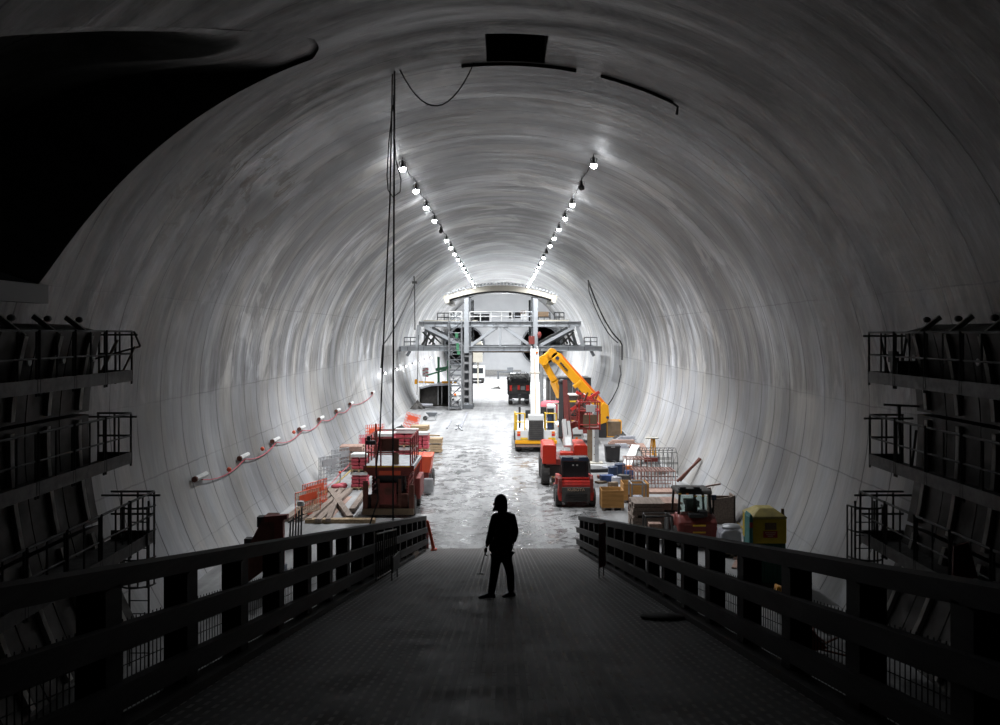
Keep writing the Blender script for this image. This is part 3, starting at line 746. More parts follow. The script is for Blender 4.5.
for a,s_ in ((401,1),(600,-1)):
    m = MB(); m.beam(gp(a-s_*.5,349,0),gp(a-s_*.5,349,9),.3,.5); m.beam(gp(a+s_*6,356,0),gp(a+s_*9,351,0),.18,.3); m.build('outrigger', M['gan_d'], G)
    grail(a+s_*1,a+s_*14,2,347,mat='gan_d')
# legs: the broad left one and the right one hidden in part by the crane boom
for a,nm_ in ((467,'l'),(538,'r')):
    m = MB()
    for dx in (-4.2,3.4):
        m.ibeam(gp(a+dx,351,.2),gp(a+dx,405.5,.2),.30,.5,.05)
    for py in (356,363,372,381,389,397,404): m.beam(gp(a-4.2,py,.2),gp(a+3.4,py,.2),.35,.22)
    m.build('leg', M['grey'], G)
    m = MB(); m.beam(gp(a+.0,352,.6),gp(a+.0,404,.6),.75,.12); m.build('leg_web', M['gan_d'], G)
    m = MB(); m.beam(gp(a+4.6,352,.9),gp(a+4.6,403,.9),.18,1.0); m.build('leg_edge', M['blk'], G)
    m = MB(); m.box(gp(a,406,.3),(1.3,3,.35)); m.lathe([(.3,-.2),(.3,.2)],(X(a,YG),-.8,.3),'X',14); m.build('wheel_bogie', M['gan_d'], G)
m = MB(); m.ball(gp(539,335,-.8),.22,(1,1,1.6)); m.box(gp(531.5,340,-.6),(.6,.3,.8)); m.build('hose_reel', M['redd'], G)
# stair tower beside the left leg
S = thing('stair_tower','dark grey scaffold stair tower beside the left leg of the gantry','scaffold',(X(455.5,89.3),89.3,0))
for sx in (-.62,.62):
    for sy in (-.7,.9):
        m = MB(); m.tube((sx,sy,0),(sx,sy,8.9),.055,6); m.build('standard', M['galv'], S)
for i in range(9):
    z = .3+1.05*i; m = MB()
    for sy in (-.7,.9): m.tube((-.62,sy,z),(.62,sy,z),.04,5); m.tube((-.62,sy,z+.5),(.62,sy,z+.5),.03,5)
    for sx in (-.62,.62): m.tube((sx,-.7,z),(sx,.9,z),.04,5)
    m.tube((-.62,-.7,z),(.62,-.7,z+1.0) if i%2 else (.62,-.7,z+.95),.035,5)
    m.bx(-.6,.6,-.6,.8,z-.03,z+.02); m.build('lift_frame', M['gan_d'], S)
    m = MB(); s_=1 if i%2 else -1; m.beam((-s_*.5,.2,z),(s_*.5,.2,z+1.0),.55,.08); m.build('stair_flight', M['galv'], S)
for i,(z,h) in enumerate(((7.4,.5),(6.3,.7),(5.7,.35))):
    m = MB(); m.box((.15+.1*i,-.78,z),(.28,.04,h)); m.build('green_sheet', M['greenp'], S)
for i,(x,z,c_) in enumerate(((.0,1.6,'orange'),(.3,1.35,'white'),(-.2,1.1,'blk'),(.25,.8,'blk'))):
    m = MB(); m.box((x,-.76,z),(.22,.08,.2)); m.build('small_box', M[c_], S)
# green machine arm behind the tower
g = thing('green_drill_arm','small green steel arm between the dark container and the stair tower','machine',(X(444,99.5),99.5,0))
m = MB(); m.beam((-.6,0,2.2),(-.6,0,5.0),.25); m.beam((.5,0,2.0),(.5,0,4.6),.3); m.build('mast', M['greenp'], g)
m = MB(); m.beam((-.9,-.2,3.6),(.8,-.2,3.9),.3); m.beam((-1.8,-.3,3.0),(.3,-.2,3.6),.18); m.build('arm', M['greenp'], g)
m = MB(); m.box((0,0,1.1),(1.6,1.5,2.2)); m.build('body', M['gan_d'], g, bevel=.05)
# dark open fronted container
Y = 94.0
t = thing('steel_form_box','dark open-fronted steel box standing left of the stair tower','container',(X(434.5,Y),Y,0))
w_ = (450-419)*Y/F/2
m = MB(); m.prism([(-w_,0),(w_,0),(w_,2.15),(.2,2.1),(-w_+.1,1.75)],2.6,2.7,'Y'); m.bx(-w_,-w_+.14,-.3,2.6,0,1.8); m.bx(w_-.1,w_,0,2.6,0,2.1); m.bx(-w_,w_,0,2.6,0,.1); m.build('shell', M['form_face'], t)
m = MB(); m.prism([(-w_,1.75),(-.3,2.1),(w_,2.2),(w_,2.36),(-.3,2.26),(-w_,2.0)],-.3,2.7,'Y'); m.build('lid', M['wrap'], t)
for x in (.35,.75): 
    m = MB(); m.beam((x,.3,.1),(x,.3,2.05),.12,.1); m.build('post', M['grey'], t)
m = MB(); m.prism([(-w_+.15,.1),(w_-1.4,.1),(w_-1.4,2.0),(-w_+.15,1.7)],.8,.9,'Y'); m.build('inner_panel', M['dust'], t)
m = MB(); m.beam((-w_+.05,-.3,0),(-w_+.05,-.3,1.9),.12); m.build('corner_post', M['white'], t)
b = MB(); 
for x,s in ((-.9,.5),(-.3,.35),(.2,.3)): b.tube((x,.3,2.42+s*.2),(x+.5,.4,2.40+s*.2),.10,8)
b.box((-1.15,.3,2.55),(.3,.4,.5)); o=b.build('yellow_hoist',M['yelo']); o.location=(X(427,Y),Y,0); tag(o,'yellow hoist unit lying on top of the dark steel box','hoist')
for px,lb in ((447,'short yellow bar on the top right of the dark steel box'),):
    b = MB(); b.bx(-.55,.55,-.15,.15,2.37,2.6); b.bx(.7,1.0,-.15,.15,2.37,2.6); o=b.build('yellow_bar',M['yelo']); o.location=(X(447,Y),Y+.2,0); tag(o,lb,'bar')
# chevron board
t = thing('chevron_board','red and white striped board on a post behind the dark steel box','sign',(X(425.5,100),100,0))
m = MB(); m.bx(-.33,.33,-.03,.03,2.8,3.8); m.build('board', M['white'], t)
m = MB()
for k in range(5): m.prism([(-.33,2.82+.2*k),(0,2.95+.2*k-.06),(0,3.05+.2*k-.06),(-.33,2.92+.2*k)] if k%2 else [(0,2.82+.2*k),(.33,2.75+.2*k),(.33,2.88+.2*k),(0,2.95+.2*k)],-.04,-.031,'Y')
m.build('stripes', M['pinkred'], t)
m = MB(); m.tube((0,0,0),(0,0,2.8),.04,6); m.build('post', M['galv'], t)

# ------------------------------------------------------------------ two bored tunnels in the end wall
for sx,lb in ((-1,'left'),(1,'right')):
    T = thing('bored_tunnel_mouth','dark circular bored tunnel mouth in the %s of the end wall'%lb,'tunnel mouth',(sx*7.0,YEND-.25,5.35))
    m = MB(); pr = []
    n=40; vs=[]; 
    m.lathe([(3.75,-.9),(3.75,.1),(3.45,.1),(3.45,-.9)],(0,0,0),'Y',n); m.build('mouth_ring', M['gan_d'], T, True)
    m = MB(); m.lathe([(3.44,.0),(3.44,.05),(.01,.05)],(0,0,0),'Y',n); m.build('dark_face', M['dkbore'], T)
    m = MB()
    for a in (-70,-35,0,35,70,105,140,175,210):
        t_ = math.radians(a); m.beam((2.2*math.cos(t_),-.2,2.2*math.sin(t_)),(3.4*math.cos(t_),-.2,3.4*math.sin(t_)),.14,.2)
    m.path([(2.3*math.cos(2*PI*k/24),-.25,2.3*math.sin(2*PI*k/24)) for k in range(24)],.08,5,True); m.build('segment_frame', M['galv'] if sx>0 else M['gan_d'], T)
    if sx>0:
        m = MB(); m.bx(-2.6,2.6,-.6,-.1,-.1,.1); m.bx(-2.9,2.9,-.6,-.1,-1.6,-1.45); m.bx(-1.2,.8,-.8,-.3,.1,1.1); m.bx(1.0,2.3,-.8,-.3,.1,.8); m.build('machinery', M['gan_d'], T)
m = MB(); m.bx(-3.2,3.3,YEND-.5,YEND,0,.9); struct(m.build('trim_2', M['rubble']))
m = MB(); m.beam((-1,0,1.2),(4,0,1.0),.25); m.beam((-.8,0,0),(-.8,0,1.2),.3); m.beam((3.6,0,0),(3.6,0,1.1),.3); m.box((1.2,0,1.5),(1,.6,.8)); o=m.build('rubble_conveyor', M['gan_d']); o.location=(0,150,0); tag(o,'dark conveyor frame low in front of the far end wall','conveyor')
def heap(name,c,sx_,sy_,h,lab,cat,seed=1,mat='rubble',kind=None):
    rr = random.Random(seed); m = MB(); n=22; vs=[]; fs=[]
    R_=5
    for i in range(R_+1):
        for k in range(n):
            q = i/R_; t_=2*PI*k/n; j=.8+.4*rr.random(); hh=h*(1-q)**.7*(.75+.5*rr.random()) if i<R_ else -.02
            vs.append((sx_*q*j*math.cos(t_),sy_*q*j*math.sin(t_),hh))
    for i in range(R_):
        for k in range(n): fs.append((i*n+k,i*n+(k+1)%n,(i+1)*n+(k+1)%n,(i+1)*n+k))
    m._add(vs,fs); o=m.build(name,M[mat]); o.location=c; tag(o,lab,cat,kind=kind); return o
heap('rubble_heap',(2.6,125,0),4.2,4,1.6,'pale heap of broken concrete behind the dark truck','rubble',3,kind='stuff')

# ------------------------------------------------------------------ generic vehicle bits
def wheel(T,x,y,r,w,name='wheel',mat='rub'):
    m = MB(); m.lathe([(r*.55,-w/2),(r*.93,-w/2),(r,-w*.35),(r,w*.35),(r*.93,w/2),(r*.55,w/2)],(0,0,0),'X',24)
    for k in range(16):
        t_=2*PI*k/16
        for s in (-1,1): m.box((s*w*.25,r*1.0*math.cos(t_),r*1.0*math.sin(t_)),(w*.42,.07*r*2,.05*r),rx=t_-PI/2)
    o = m.build(name, M[mat], T, True); o.location=(x,y,r)
    h = MB(); h.lathe([(r*.12,-w*.42),(r*.5,-w*.36),(r*.55,-w*.44),(r*.55,w*.44),(r*.5,w*.36),(r*.12,w*.42)],(0,0,0),'X',18); h.build('hub', M['galv'], o, True)
    return o
def lettering(txt,T,loc,size,mat,rot=(PI/2,0,0),name='lettering'):
    c = bpy.data.curves.new(name,'FONT'); c.body=txt; c.size=size; c.extrude=.004; c.align_x='CENTER'
    o = bpy.data.objects.new(name,c); COL.objects.link(o); dg=bpy.context.evaluated_depsgraph_get(); dg.update()
    me = bpy.data.meshes.new_from_object(o.evaluated_get(dg)); bpy.data.objects.remove(o); me.materials.clear(); me.materials.append(M[mat])
    q = bpy.data.objects.new(name,me); COL.objects.link(q); q.parent=T; q.location=loc; q.rotation_euler=rot; return q

# skid steer loader, seen from behind
Y = 39.4; T = thing('skid_steer_loader','red compact skid loader with dark cage cab and dusty rear door','loader',(X(576,Y),Y,0)); T.scale=(.95,1,.93)
for sx in (-1,1):
    for y in (.45,1.55): wheel(T,sx*.78,y,.40,.30)
m = MB(); m.bx(-.62,.62,.1,2.3,.28,1.0); m.build('chassis', M['redd'], T, bevel=.04)
m = MB(); m.prism([(-.78,.30),(.78,.30),(.84,.6),(.80,1.12),(-.80,1.12),(-.84,.6)],-.02,.25,'Y'); m.build('rear_frame', M['red'], T, bevel=.05)
m = MB(); m.bx(-.66,.66,-.08,.0,.26,.97); m.build('rear_door', M['dust'], T, bevel=.04)
m = MB()
for z in (.35,.45,.55,.65): m.bx(-.5,.5,-.105,-.08,z,z+.03)
m.build('rear_grille', M['blk'], T)
lettering('KUBOTA',T,(0,-.09,.79),.20,'signpale')
m = MB(); m.bx(-.72,.72,.05,1.0,1.08,1.22); m.build('engine_cover', M['red'], T, bevel=.05)
m = MB(); m.bx(-.66,.66,.35,.6,1.25,1.33); m.build('cross_bar', M['red'], T, bevel=.03)
for sx in (-1,1):
    m = MB(); m.prism([(-.05,.7),(.35,.75),(.4,1.35),(.15,1.5),(-.05,1.35)],sx*.72-.08,sx*.72+.08,'X'); m.build('lift_tower', M['redd'], T, bevel=.03)
    m = MB(); m.beam((sx*.72,.1,1.4),(sx*.74,2.2,1.15),.14,.2); m.beam((sx*.74,2.2,1.15),(sx*.74,2.8,.35),.13,.2); m.build('lift_arm', M['red'], T)
for sx in (-1,1):
    for y in (.55,1.6):
        m = MB(); m.beam((sx*.6,y,1.2),(sx*.56,y+(0.05 if y<1 else -.1),2.12),.09); m.build('cage_post', M['blk'], T)
m = MB(); m.prism([(.45,2.1),(1.7,2.1),(1.65,2.22),(.5,2.24)],-.66,.66,'X'); m.build('cage_roof', M['blk'], T, bevel=.03)
m = MB(); m.bx(-.56,.56,.58,.60,1.3,2.08); m.build('rear_window', M['glassd'], T)
m = MB(); m.bx(-.26,.26,.85,1.1,1.25,1.85); m.build('seat', M['dust'], T, bevel=.04)
for x in (-.09,.1):
    m = MB(); m.bx(x-.04,x+.04,.5,.56,1.88,1.94); m.build('work_lamp', M['white'], T)
for a_,b_ in ((-.62,-.1),(.16,.6)):
    m = MB(); m.bx(a_,b_,.42,.46,2.14,2.3); m.build('roof_lamp_bar', M['navy'], T)
m = MB(); m.box((.0,3.0,.35),(1.7,.6,.5)); m.build('bucket', M['redd'], T, bevel=.05)

# red boom lift
Y = 45.0; T = thing('boom_lift','red articulated boom lift with two counterweight covers and folded boom','boom lift',(X(566,Y),Y,0))
for sx in (-1,1):
    for y in (.5,3.2): wheel(T,sx*1.02,y,.62,.42)
m = MB(); m.bx(-.85,.85,.2,3.6,.45,1.0); m.build('chassis', M['dust'], T, bevel=.04)
for sx,w_ in ((-1,.68),(1,.68)):
    x0 = -1.18 if sx<0 else .38; m = MB(); m.prism([(0,1.12),(w_,1.12),(w_,2.0),(w_-.1,2.07),(.05,2.07),(0,1.98)],-.2,2.2,'Y')
    o = m.build('counterweight_cover', M['cover'], T, bevel=.03); o.location=(x0,0,0)
m = MB(); m.bx(-.30,.36,-.32,.3,1.0,1.72); m.build('tail_counterweight', M['cover'], T, bevel=.05)
m = MB(); m.bx(-1.0,1.0,-.1,2.6,1.05,1.35); m.build('turntable', M['redd'], T, bevel=.04)
m = MB(); m.beam((.02,.3,1.95),(-.05,.9,3.2),.18,.3); m.beam((.25,.3,1.95),(.15,.9,3.1),.16,.3); m.beam((.12,0,1.98),(.12,.5,2.45),.3,.12); m.build('riser', M['white'], T)
m = MB(); m.beam((-.20,.9,2.3),(-.10,1.9,5.0),.24,.34); m.ball((-.08,1.9,5.05),.2); m.build('lower_boom', M['blk'], T)
m = MB(); m.beam((.10,.8,2.2),(.06,1.9,5.15),.24,.34); m.beam((.36,.8,2.3),(.22,1.9,4.4),.10,.2); m.build('upper_boom', M['redd'], T)
m = MB(); m.beam((.4,1.2,3.0),(1.1,1.0,2.95),.2,.22); m.beam((.2,1.0,2.85),(.6,1.2,3.0),.22,.3); m.build('jib', M['redd'], T)
K = MB(); x0,x1,y0,y1,z0_,z1_ = .70,1.75,.5,1.7,2.75,4.15
K.bx(x0,x1,y0,y1,z0_,z0_+.1); K.build('basket_floor', M['redd'], T)
m = MB()
for x in (x0,(x0+x1)/2,x1):
    for y in (y0,y1): m.tube((x,y,z0_),(x,y,z1_),.035,6)
for z in (z1_,z1_-.45,z0_+.25):
    m.tube((x0,y0,z),(x1,y0,z),.035,6); m.tube((x0,y1,z),(x1,y1,z),.035,6); m.tube((x0,y0,z),(x0,y1,z),.035,6); m.tube((x1,y0,z),(x1,y1,z),.035,6)
m.build('basket_rail', M['red'], T)
m = MB(); m.bx(1.05,1.5,.46,.6,3.65,4.0); m.build('control_cover', M['white'], T)
m = MB(); m.bx(.9,1.6,.48,.55,2.9,3.5); m.build('basket_mesh', M['brown'], T)
m = MB(); m.beam((.75,.9,2.95),(.95,.9,3.8),.22,.3); m.ball((.8,.9,3.7),.22); m.ball((.7,.9,4.0),.15); m.build('rotator', M['redd'], T)
for x,z in ((.9,4.1),(1.0,4.3),(.6,4.2)):
    m = MB(); m.tube((x,1.6,z-.3),(x+.25,1.7,z+.25),.05,6); m.build('hydraulic_hose', M['rust'], T)

# white truck crane seen from behind
Y = 57.6; T = thing('truck_crane','white and yellow mobile crane with raised white boom, seen from behind','crane',(X(536,Y),Y,0))
k_ = Y/F
def q(px): return (px-536)*k_
for sx in (-1,1):
    for y in (.8,2.2,6.5,8.0): wheel(T,sx*1.12,y,.52,.42)
m = MB(); m.bx(-1.28,1.28,.1,10,.62,1.08); m.build('carrier', M['white'], T, bevel=.04)
m = MB(); m.bx(-1.34,1.34,-.12,.15,.55,.78); m.build('rear_bumper', M['yelo'], T, bevel=.03)
m = MB(); m.bx(-1.3,1.3,-.05,.2,.35,.52); m.build('bumper_timber', M['woodred'], T)
for x0,x1 in ((-1.3,-.48),(.48,1.3)):
    m = MB(); m.bx(x0,x1,-.08,1.4,.8,1.42); m.build('rear_locker', M['white'], T, bevel=.03)
    m = MB(); m.bx(x0+.3,x1-.05,-.1,-.08,.82,.96) ; m.build('yellow_plate', M['yel'], T)
    for z,mm_ in ((1.28,'orange'),(1.12,'taill')):
        m = MB(); xx = -1.2 if x0<0 else 1.0; m.bx(xx,xx+.2,-.12,-.08,z-.06,z+.07); m.build('tail_light', M[mm_], T)
m = MB(); m.bx(-.46,.46,-.15,.6,.82,2.05); m.build('winch_housing', M['dust'], T)
m = MB(); m.bx(-.5,.5,-.18,1.2,2.05,2.42); m.build('counterweight', M['white'], T, bevel=.04)
m = MB()
for i in range(9): m.bx(-.42,.42,-.17,-.15,.9+.125*i,.93+.125*i)
m.build('winch_grille', M['blk'], T)
for x0,x1 in ((-1.34,-.72),(.6,1.28)):
    m = MB(); r=.045
    for x in (x0,x1): m.tube((x,-.05,1.42),(x,-.05,2.5),r,6)
    for z in (2.5,1.95): m.tube((x0,-.05,z),(x1,-.05,z),r,6)
    m.tube((x0,1.2,1.42),(x0,1.2,2.5),r,6); m.tube((x0,-.05,2.5),(x0,1.2,2.5),r,6); m.build('hand_rail', M['yel'], T)
m = MB(); m.bx(-1.33,-1.2,-.03,.9,1.42,2.4); m.build('side_panel', M['yel'], T)
m = MB(); m.bx(.75,1.3,.3,1.6,1.5,3.0); m.build('superstructure', M['white'], T, bevel=.08)
m = MB(); m.lathe([(.22,-.2),(.22,1.1)],(.95,.25,1.7),'Z',12); m.build('exhaust', M['blk'], T, True)
m = MB(); m.bx(.74,1.0,-.02,.3,1.55,2.4); m.build('tool_locker', M['navy'], T)
B0=(q(535.8)+.0,.6,2.2); B1=(q(535.8),2.6,6.45)
m = MB(); m.beam(B0,(B0[0],B0[1]+1.95*.5,B0[2]+4.2*.5),.62,.8); m.beam((B0[0],1.5,4.1),B1,.55,.72); m.build('boom', M['white'], T, bevel=.04)
m = MB(); m.beam((B0[0],.12,2.3),(B0[0],1.95,6.2),.06,.04); m.build('boom_rib', M['signpale'], T)
for h in (.33,.66):
    c_=[B0[i]+(B1[i]-B0[i])*h for i in range(3)]; m = MB(); m.box((c_[0],c_[1],c_[2]),(.66,.86,.10)); m.build('boom_collar', M['cream'], T)
for sx in (-1,1):
    m = MB(); m.bx(B0[0]+sx*.2-.05,B0[0]+sx*.2+.05,2.3,2.8,6.3,6.75); m.build('boom_head', M['white'], T)
m = MB(); m.box((B0[0]+.15,2.1,6.35),(.14,.1,.14)); m.build('boom_marker', M['orange'], T)
m = MB(); m.box((B0[0],.45,2.12),(.9,.3,.16)); m.box((B0[0]-.5,.6,2.4),(.3,.4,.5)); m.box((B0[0]+.5,.7,2.5),(.4,.4,.7)); m.build('slew_frame', M['blk'], T)
m = MB(); m.tube((-1.02,1.4,1.42),(-1.02,1.4,2.8),.07,6); m.box((-1.02,1.4,3.3),(.16,.16,.6)); m.build('mirror_post', M['blk'], T)

# yellow articulated placing boom
Y = 66.0; T = thing('yellow_boom_machine','tall orange-yellow articulated boom bent over at the top','machine',(X(572,Y),Y,0))
def yb(px,py,dy=0): return ((px-572)*Y/F, dy, Z(py,Y))
m = MB(); m.beam(yb(555,356,0),yb(602,409,0),.62,.62); m.build('upper_arm', M['yelo'], T, bevel=.05)
m = MB(); m.beam(yb(557.5,356.5,-.05),yb(604,408,-.05),.10,.68); m.build('arm_edge', M['orange'], T)
m = MB(); m.beam(yb(542.5,361,.3),yb(552,353.5,.3),.7,.6); m.build('elbow', M['yelo'], T, bevel=.05)
m = MB(); m.beam(yb(543,360,.6),yb(554.5,381,.6),.45,.5); m.beam(yb(554.5,381,.6),yb(562,398,1.2),.5,.5); m.build('lower_arm', M['yelo'], T, bevel=.05)
for px,py,r in ((557,358,.42),(552.3,353.2,.35),(543.5,360.5,.35)):
    m = MB(); m.lathe([(r,-.42),(r,.42)],yb(px,py,.2),'Y',18); m.build('joint', M['yelo'], T, True)
for px,py,r in ((557,358,.14),(592,394.5,.13),(607,417,.1)):
    m = MB(); m.lathe([(r,-.5),(r,.0)],yb(px,py,.1),'Y',12); m.build('pivot_pin', M['navy'], T, True)
m = MB(); m.beam(yb(576,382.6,-.0),yb(578.5,385.5,-.0),.70,.68); m.build('arm_bracket', M['yelo'], T, bevel=.05)
m = MB(); m.prism([((px-572)*Y/F,Z(py,Y)) for px,py in ((597,409),(603,402),(608,405),(609,418),(606,422),(600,424),(596.5,424))],-.35,.35,'Y'); m.build('base_knuckle', M['yelo'], T, bevel=.04)
for i in range(5):
    m = MB(); a=560.3+1.45*i; b_=363.9+1.65*i; m.beam(yb(a,b_,-.40),yb(a+.9,b_+.2-1.6,-.40),.06,.16) ; m.build('dark_mark', M['blk'], T)
m = MB(); m.bx(1.4,2.5,-.3,1.8,0,1.55); m.build('base_machine', M['blk'], T, bevel=.06)
m = MB(); m.beam(yb(562,398,1.2),yb(596,428,1.2),.5,.5); m.build('slew_arm', M['dust'], T)
# dark walled container and red machine behind
Y = 80.0; T = thing('dark_container','dark grey high-sided container behind the yellow boom','container',(X(569,Y),Y,0))
w_=(590-547)*Y/F/2; h=Z(377.5,Y)
m = MB(); m.bx(-w_,w_,0,3,.3,h); m.build('body', M['dust'], T, bevel=.04)
m = MB(); m.bx(-w_-.05,w_+.05,-.05,.05,h-.25,h); m.bx(w_-1.0,w_+.05,-.06,-.0,h-1.6,h); m.build('top_rim', M['blk'], T)
m = MB()
for i in range(7): m.bx(-w_+.5*i+.2,-w_+.5*i+.26,-.04,0,.4,h-.3)
m.build('side_ribs', M['grey'], T)
for x in (-w_+.3,w_-.3): 
    m = MB(); m.bx(x-.2,x+.2,.2,2.8,0,.3); m.build('skid', M['blk'], T)
Y = 73.0; T = thing('red_pump_trailer','red tank trailer low beside the white crane boom','trailer',(X(552,Y),Y,0))
m = MB(); m.lathe([(.2,-.95),(.5,-.85),(.58,-.5),(.58,.5),(.5,.85),(.2,.95)],(0,0.4,1.55),'X',18); m.build('tank', M['pinkred'], T, True)
m = MB(); m.bx(-.9,.9,0,1.2,.6,1.0); m.build('frame', M['redd'], T)
m = MB(); m.bx(.0,.12,-.2,-.1,.7,2.0); m.bx(.45,.57,-.2,-.1,.7,2.0); m.bx(0,.57,-.2,-.1,1.9,2.0); m.build('hand_frame', M['cream'], T)
for sx in (-1,1): wheel(T,sx*.75,.6,.4,.25)
# red plant behind the boom lift basket
Y = 62.0; T = thing('red_drill_rig','red drilling machine crowded with hoses behind the boom lift','machine',(X(580,Y),Y,0))
m = MB(); m.bx(-1.3,1.1,0,2.6,.7,1.9); m.build('body', M['redd'], T, bevel=.08)
m = MB(); m.bx(-1.0,.3,.1,1.2,1.9,3.3); m.build('cab', M['dust'], T, bevel=.08)
m = MB(); m.bx(-1.1,.4,0,1.3,3.3,3.42); m.build('cab_roof', M['white'], T, bevel=.04)
m = MB(); m.beam((-.9,-.3,2.2),(1.3,-.2,3.6),.2); m.beam((.4,-.4,2.8),(1.2,-.4,2.2),.24); m.beam((-.3,-.3,3.6),(.9,-.3,3.0),.22); m.build('feed_arm', M['red'], T)
m = MB(); rr = random.Random(4)
for i in range(12):
    a=(rr.uniform(-1.2,1.2),-.4+rr.uniform(-.2,.1),rr.uniform(1.6,3.4)); m = MB(); m.path([a,(a[0]+rr.uniform(-.3,.3),a[1]-.15,a[2]+.3),(a[0]+rr.uniform(-.6,.6),a[1],a[2]+rr.uniform(-.5,.2))],.05,5); m.build('hose', M['redd'], T)
m = MB(); m.bx(-.9,-.4,-.45,-.3,1.5,1.65); m.bx(-.8,-.2,-.3,-.2,2.9,3.0); m.build('yellow_label', M['yel'], T)
for sx in (-1,1):
    m = MB(); m.prism([(0,.0),(2.8,.0),(3.0,.35),(2.8,.7),(0,.7),(-.2,.35)],sx*1.0-.2,sx*1.0+.2,'X'); m.build('track', M['blk'], T, bevel=.05)
# white machine blocks behind the boom lift
Y = 53.5; T = thing('white_flatbed_trailer','white machine rear standing just behind the red boom lift','machine',(X(578,Y),Y,0))
m = MB(); m.bx(-1.3,.3,0,2,1.6,2.2); m.bx(-.8,.35,.1,2,.5,1.6); m.build('body', M['white'], T, bevel=.05)
m = MB(); m.bx(-1.1,.2,-.02,.1,1.5,1.6); m.bx(-.7,.2,-.02,.1,1.05,1.12); m.build('panel_gap', M['dust'], T)
m = MB(); m.bx(-.15,-.02,-.06,0,1.3,1.45); m.bx(-1.2,-1.1,-.05,0,2.05,2.15); m.build('marker_light', M['orange'], T)
for sx in (-.6,.2): wheel(T,sx,.8,.42,.28)
# steel stanchion and brown post
Y = 52.9; T = thing('steel_stanchion','tall pale steel column with bolt holes standing right of the boom lift','column',(X(596.5,Y),Y,0))
m = MB(); m.ibeam((-.0,0,.05),(0,0,3.4),.24,.3,.03); m.build('column_section', M['galv'], T)
m = MB(); m.bx(-.24,-.02,-.02,.03,.05,2.3); m.build('face_plate', M['white'], T)
m = MB()
for z in (.5,1.0,1.5,2.0): m.lathe([(.03,-.03),(.03,0)],(-.13,-.0,z),'Y',8)
m.build('bolt_hole', M['rust'], T)
m = MB(); m.bx(-.5,.35,-.5,.4,0,.06); m.build('base_plate', M['cream'], T)
m = MB(); m.bx(-.16,.16,-.16,.16,0,1.9); o=m.build('brown_post',M['brown']); o.location=(X(590,53.6),53.6,0); tag(o,'square brown post under the boom lift basket','post')
m = MB(); m.box((0,0,.14),(1.25,.28,.2),rz=-.1); o=m.build('steel_beam',M['white']); o.location=(X(596,50.5),50.5,.0); tag(o,'white steel beam lying on the floor by the pale column','beam')
m = MB(); m.box((0,0,.1),(1.1,.25,.16),rz=.15); o=m.build('steel_beam',M['blk']); o.location=(X(598,49.4),49.4,.0); tag(o,'dark beam lying on the floor in front of the white one','beam')
# yellow cage basket on the floor
Y = 66.8; T = thing('cage_basket','yellow-edged mesh basket on the floor right of the yellow boom','basket',(X(611,Y)+.12,Y-.9,0))
m = MB(); w_=.52; r=.035
for x in (-w_,w_):
    for y in (0,.9): m.tube((x,y,0),(x,y,1.2),r,6)
for z in (.04,1.2):
    for y in (0,.9): m.tube((-w_,y,z),(w_,y,z),r,6)
    for x in (-w_,w_): m.tube((x,0,z),(x,.9,z),r,6)
m.build('frame', M['yelo'], T)
m = MB(); m.bx(-w_,w_,.0,.03,.05,1.15); m.bx(-w_,-w_+.03,0,.9,.05,1.15); m.build('mesh_panel', M['brown'], T)
for i,(px,py,s) in enumerate(((619.5,436,.5),(621.5,439,.35),(617,438.5,.3))):
    heap('dark_debris',(X(px,GY(py)),GY(py),0),s,s,.45-.1*i,('larger','small dusty','smallest')[i]+' dark clump of debris beside the yellow mesh basket','debris',10+i,'dust',)

# ------------------------------------------------------------------ far traffic
Y = 95.5; T = thing('dump_truck','dark dump truck with a heaped pale load, seen from behind far down the tunnel','truck',(X(519,Y),Y,0))
k_=Y/F
for sx in (-1,1):
    for y in (.8,2.2,6.0): wheel(T,sx*.9,y,.5,.4)
m = MB(); m.bx(-1.05,1.05,.0,7,.7,1.1); m.build('chassis', M['blk'], T)
m = MB(); m.prism([(-1.15,1.15),(1.15,1.15),(1.25,2.5),(-1.25,2.5)],.1,5.4,'Y'); m.build('tipper_body', M['dust'], T, bevel=.05)
m = MB(); m.bx(-1.2,1.2,-.05,.1,1.1,1.25); m.bx(-1.25,-1.1,-.05,.1,1.1,3.0); m.bx(1.1,1.25,-.05,.1,1.1,3.0); m.bx(-.8,.8,-.04,.1,2.3,2.8); m.build('tailgate_frame', M['blk'], T)
m = MB(); m.bx(-1.0,-.75,-.1,-.05,1.5,2.1); m.bx(.75,1.1,-.1,-.05,1.5,2.1); m.bx(-.15,.1,-.1,-.05,1.6,2.1); m.build('tail_light', M['taill'], T)
m = MB(); m.bx(.2,.6,-.1,-.05,1.6,2.0); m.build('number_panel', M['grey'], T)
m = MB(); m.bx(-1.0,-.5,-.1,-.0,.5,.62); m.bx(.5,1.0,-.1,0,.5,.62); m.build('under_bar', M['galv'], T)
ld = MB(); rr=random.Random(8)
for i in range(60): ld.box((rr.uniform(-1.0,1.0),rr.uniform(.4,5),2.5+rr.uniform(0,.5)),(rr.uniform(.2,.6),.5,rr.uniform(.15,.4)),rr.random()*3,rr.random(),rr.random())
ld.build('load', M['rubble'], T)['kind']='stuff'
m = MB(); m.bx(-1.0,1.0,5.7,7.4,1.0,3.1); m.build('cab', M['white'], T, bevel=.1)
Y = 137.; T = thing('pale_truck','small pale grey truck facing the camera beyond the gantry leg','truck',(X(476.5,Y),Y,0))
for sx in (-1,1): wheel(T,sx*.9,.4,.5,.35); wheel(T,sx*.9,4.4,.5,.35)
m = MB(); m.bx(-1.2,1.2,0,1.9,.6,2.6); m.build('cab', M['white'], T, bevel=.12)
m = MB(); m.bx(-1.0,1.0,-.03,.0,1.5,2.3); m.build('windscreen', M['glassd'], T)
